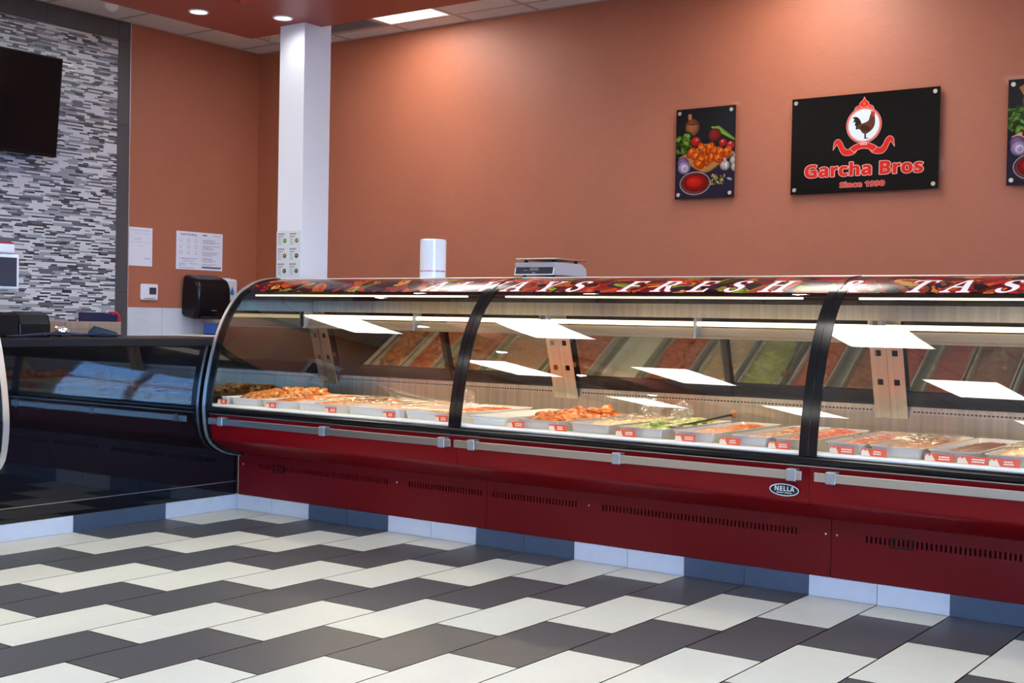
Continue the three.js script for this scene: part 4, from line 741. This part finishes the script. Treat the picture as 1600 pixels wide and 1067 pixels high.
// ---------------------------------------------------------------- black service counter and what lies on it
{
  const c = thing('service_counter', 'glossy black service counter between the two red cases', 'counter', [0, 0, 0]);
  part('front_panel', rbx(-0.024, -0.004, 0.170, 0.99, 0.082, 1.785, 0.0015, 1), M.black, c);
  part('kick_panel', rbx(-0.024, -0.006, 0.091, 0.166, 0.082, 1.785, 0.0015, 1), M.black, c);
  part('seam_strip', bx(-0.024, -0.0075, 0.1655, 0.1705, 0.082, 1.785), M.bar, c);
  part('body', bx(-0.6, -0.024, 0.09, 0.99, 0.05, 1.785), M.dark, c);
  part('counter_top', rbx(-0.68, 0.008, 0.99, 1.035, -0.02, 1.785, 0.006), M.blackTop, c);
  const Y = 1.0352;
  const pr = thing('receipt_printer', 'rounded black receipt printer on the counter', 'printer', [-0.42, Y, 1.25]);
  const pp = [[-0.09, 0], [-0.095, 0.09], [-0.07, 0.128], [0.02, 0.138], [0.08, 0.12], [0.1, 0.07], [0.1, 0]];
  part('body', new THREE.ExtrudeGeometry(new THREE.Shape(pp.map(([a, b]) => V2(a, b))), { depth: 0.17, bevelEnabled: true, bevelSize: 0.012, bevelOffset: -0.012, bevelThickness: 0.012, bevelSegments: 4 }).translate(0, 0, -0.085), M.blackPlastic, pr);
  part('paper_slot', bx(-0.02, 0.0, 0.136, 0.1385, -0.06, 0.06), M.dark, pr);
  const bx2 = thing('cardboard_tray', 'low tan cardboard box lying on the counter', 'box', [-0.52, Y, 0.79]);
  part('walls', merge(rbx(-0.08, 0.08, 0, 0.006, -0.19, 0.19, 0.002), rbx(0.074, 0.08, 0, 0.085, -0.19, 0.19, 0.002), rbx(-0.08, -0.074, 0, 0.085, -0.19, 0.19, 0.002), rbx(-0.08, 0.08, 0, 0.085, -0.19, -0.184, 0.002), rbx(-0.08, 0.08, 0, 0.085, 0.184, 0.19, 0.002)), M.card, bx2);
  part('fold_line', bx(0.08, 0.0808, 0.041, 0.0435, -0.185, 0.185), std([0.2, 0.12, 0.08], 0.8), bx2);
  const tm = thing('card_terminal', 'black card payment terminal with a tilted grey screen', 'card terminal', [-0.34, Y, 0.80]);
  const tp = [[-0.075, 0], [-0.08, 0.03], [-0.05, 0.062], [0.075, 0.028], [0.08, 0]];
  part('body', new THREE.ExtrudeGeometry(new THREE.Shape(tp.map(([a, b]) => V2(a, b))), { depth: 0.09, bevelEnabled: true, bevelSize: 0.006, bevelOffset: -0.006, bevelThickness: 0.008, bevelSegments: 3 }).translate(0, 0, -0.045).rotateY(0.9), M.blackPlastic, tm);
  part('screen', new THREE.BoxGeometry(0.06, 0.002, 0.066).rotateZ(-0.266).translate(-0.005, 0.0535, 0).rotateY(0.9), std([0.25, 0.28, 0.34], 0.15), tm);
  const bd = thing('tape_dispenser', 'dark blue caddy with a red curved handle at the counter end', 'caddy', [-0.635, Y, 0.62]);
  const bs = [[-0.115, 0], [-0.115, 0.125], [-0.02, 0.14], [0.12, 0.14], [0.125, 0.0]];
  part('body', new THREE.ExtrudeGeometry(new THREE.Shape(bs.map(([a, b]) => V2(a, b))), { depth: 0.05, bevelEnabled: true, bevelSize: 0.004, bevelOffset: -0.004, bevelThickness: 0.004, bevelSegments: 2 }).rotateY(-Math.PI / 2).translate(0.025, 0, 0), M.navy, bd);
  part('handle', tube([[0.028, 0.14, -0.055], [0.028, 0.138, -0.1], [0.028, 0.115, -0.125], [0.028, 0.075, -0.128]], 0.009, 24), M.redPlastic, bd);
  const wrapG = new THREE.IcosahedronGeometry(0.038, 4), wp = wrapG.attributes.position; for (let i = 0; i < wp.count; i++) { const q = V3(wp.getX(i), wp.getY(i), wp.getZ(i)), m = 1 + 0.45 * noise3.noise(q.x * 60, q.y * 60, q.z * 60); wp.setXYZ(i, q.x * m, q.y * m * 0.8, q.z * m); } wrapG.computeVertexNormals();
  single('crumpled_foil', wrapG, M.crumple, 'small crumpled ball of shiny foil in front of the tan box', 'foil', [-0.4, Y + 0.03, 1.03]);
  [[[-0.2, 0, 1.5], [-0.25, 0.01, 1.3], [-0.22, 0.02, 1.15], [-0.3, 0.008, 1.0], [-0.24, 0.012, 0.88]], [[-0.14, 0, 1.5], [-0.12, 0.012, 1.3], [-0.13, 0.01, 1.1], [-0.11, 0.014, 0.95], [-0.12, 0.006, 0.84]]].forEach((p, k) => single('cable', tube(p.map(([a, b, cc]) => [a, b + 0.006, cc]), 0.005, 60), k ? M.navy : M.rubber, k ? 'dark blue cable lying nearest the counter edge' : 'black cable running past the receipt printer', 'cable', [0, Y, 0]));
  const cl = thing('folded_cloth', 'crumpled dark blue cloth beside the receipt printer', 'cloth', [-0.3, Y, 1.13]);
  const cg = new THREE.PlaneGeometry(0.16, 0.34, 20, 30).rotateX(-Math.PI / 2), cp = cg.attributes.position; for (let i = 0; i < cp.count; i++) cp.setY(i, 0.006 + 0.03 * Math.abs(noise3.noise(cp.getX(i) * 18, cp.getZ(i) * 14, 2)) + 0.008 * noise3.noise(cp.getX(i) * 60, cp.getZ(i) * 60, 5)); cg.computeVertexNormals();
  part('cloth', cg, std([0.015, 0.03, 0.11], 0.8, { side: THREE.DoubleSide }), cl);
  // till
  const t = thing('till_monitor', 'white till screen on a black stand at the left frame edge', 'monitor', [-0.35, Y, 1.55]);
  part('base', rbx(-0.11, 0.11, 0, 0.13, -0.15, 0.12, 0.015, 3), M.blackPlastic, t); part('stand', rbx(-0.03, 0.03, 0.13, 0.3, -0.04, 0.04, 0.01), M.white, t);
  part('housing', rbx(-0.01, 0.025, 0.25, 0.445, -0.205, 0.12, 0.014, 4), M.white, t); part('screen', bx(0.0245, 0.0265, 0.27, 0.425, -0.185, 0.1), M.screen, t);
  part('printer_head', rbx(-0.1, 0.03, 0.446, 0.50, -0.175, 0.12, 0.012, 3), M.white, t); part('red_stripe', rbx(-0.1, 0.03, 0.5, 0.506, -0.165, 0.115, 0.002), M.redPlastic, t);
}
renderer.render(scene, camera);
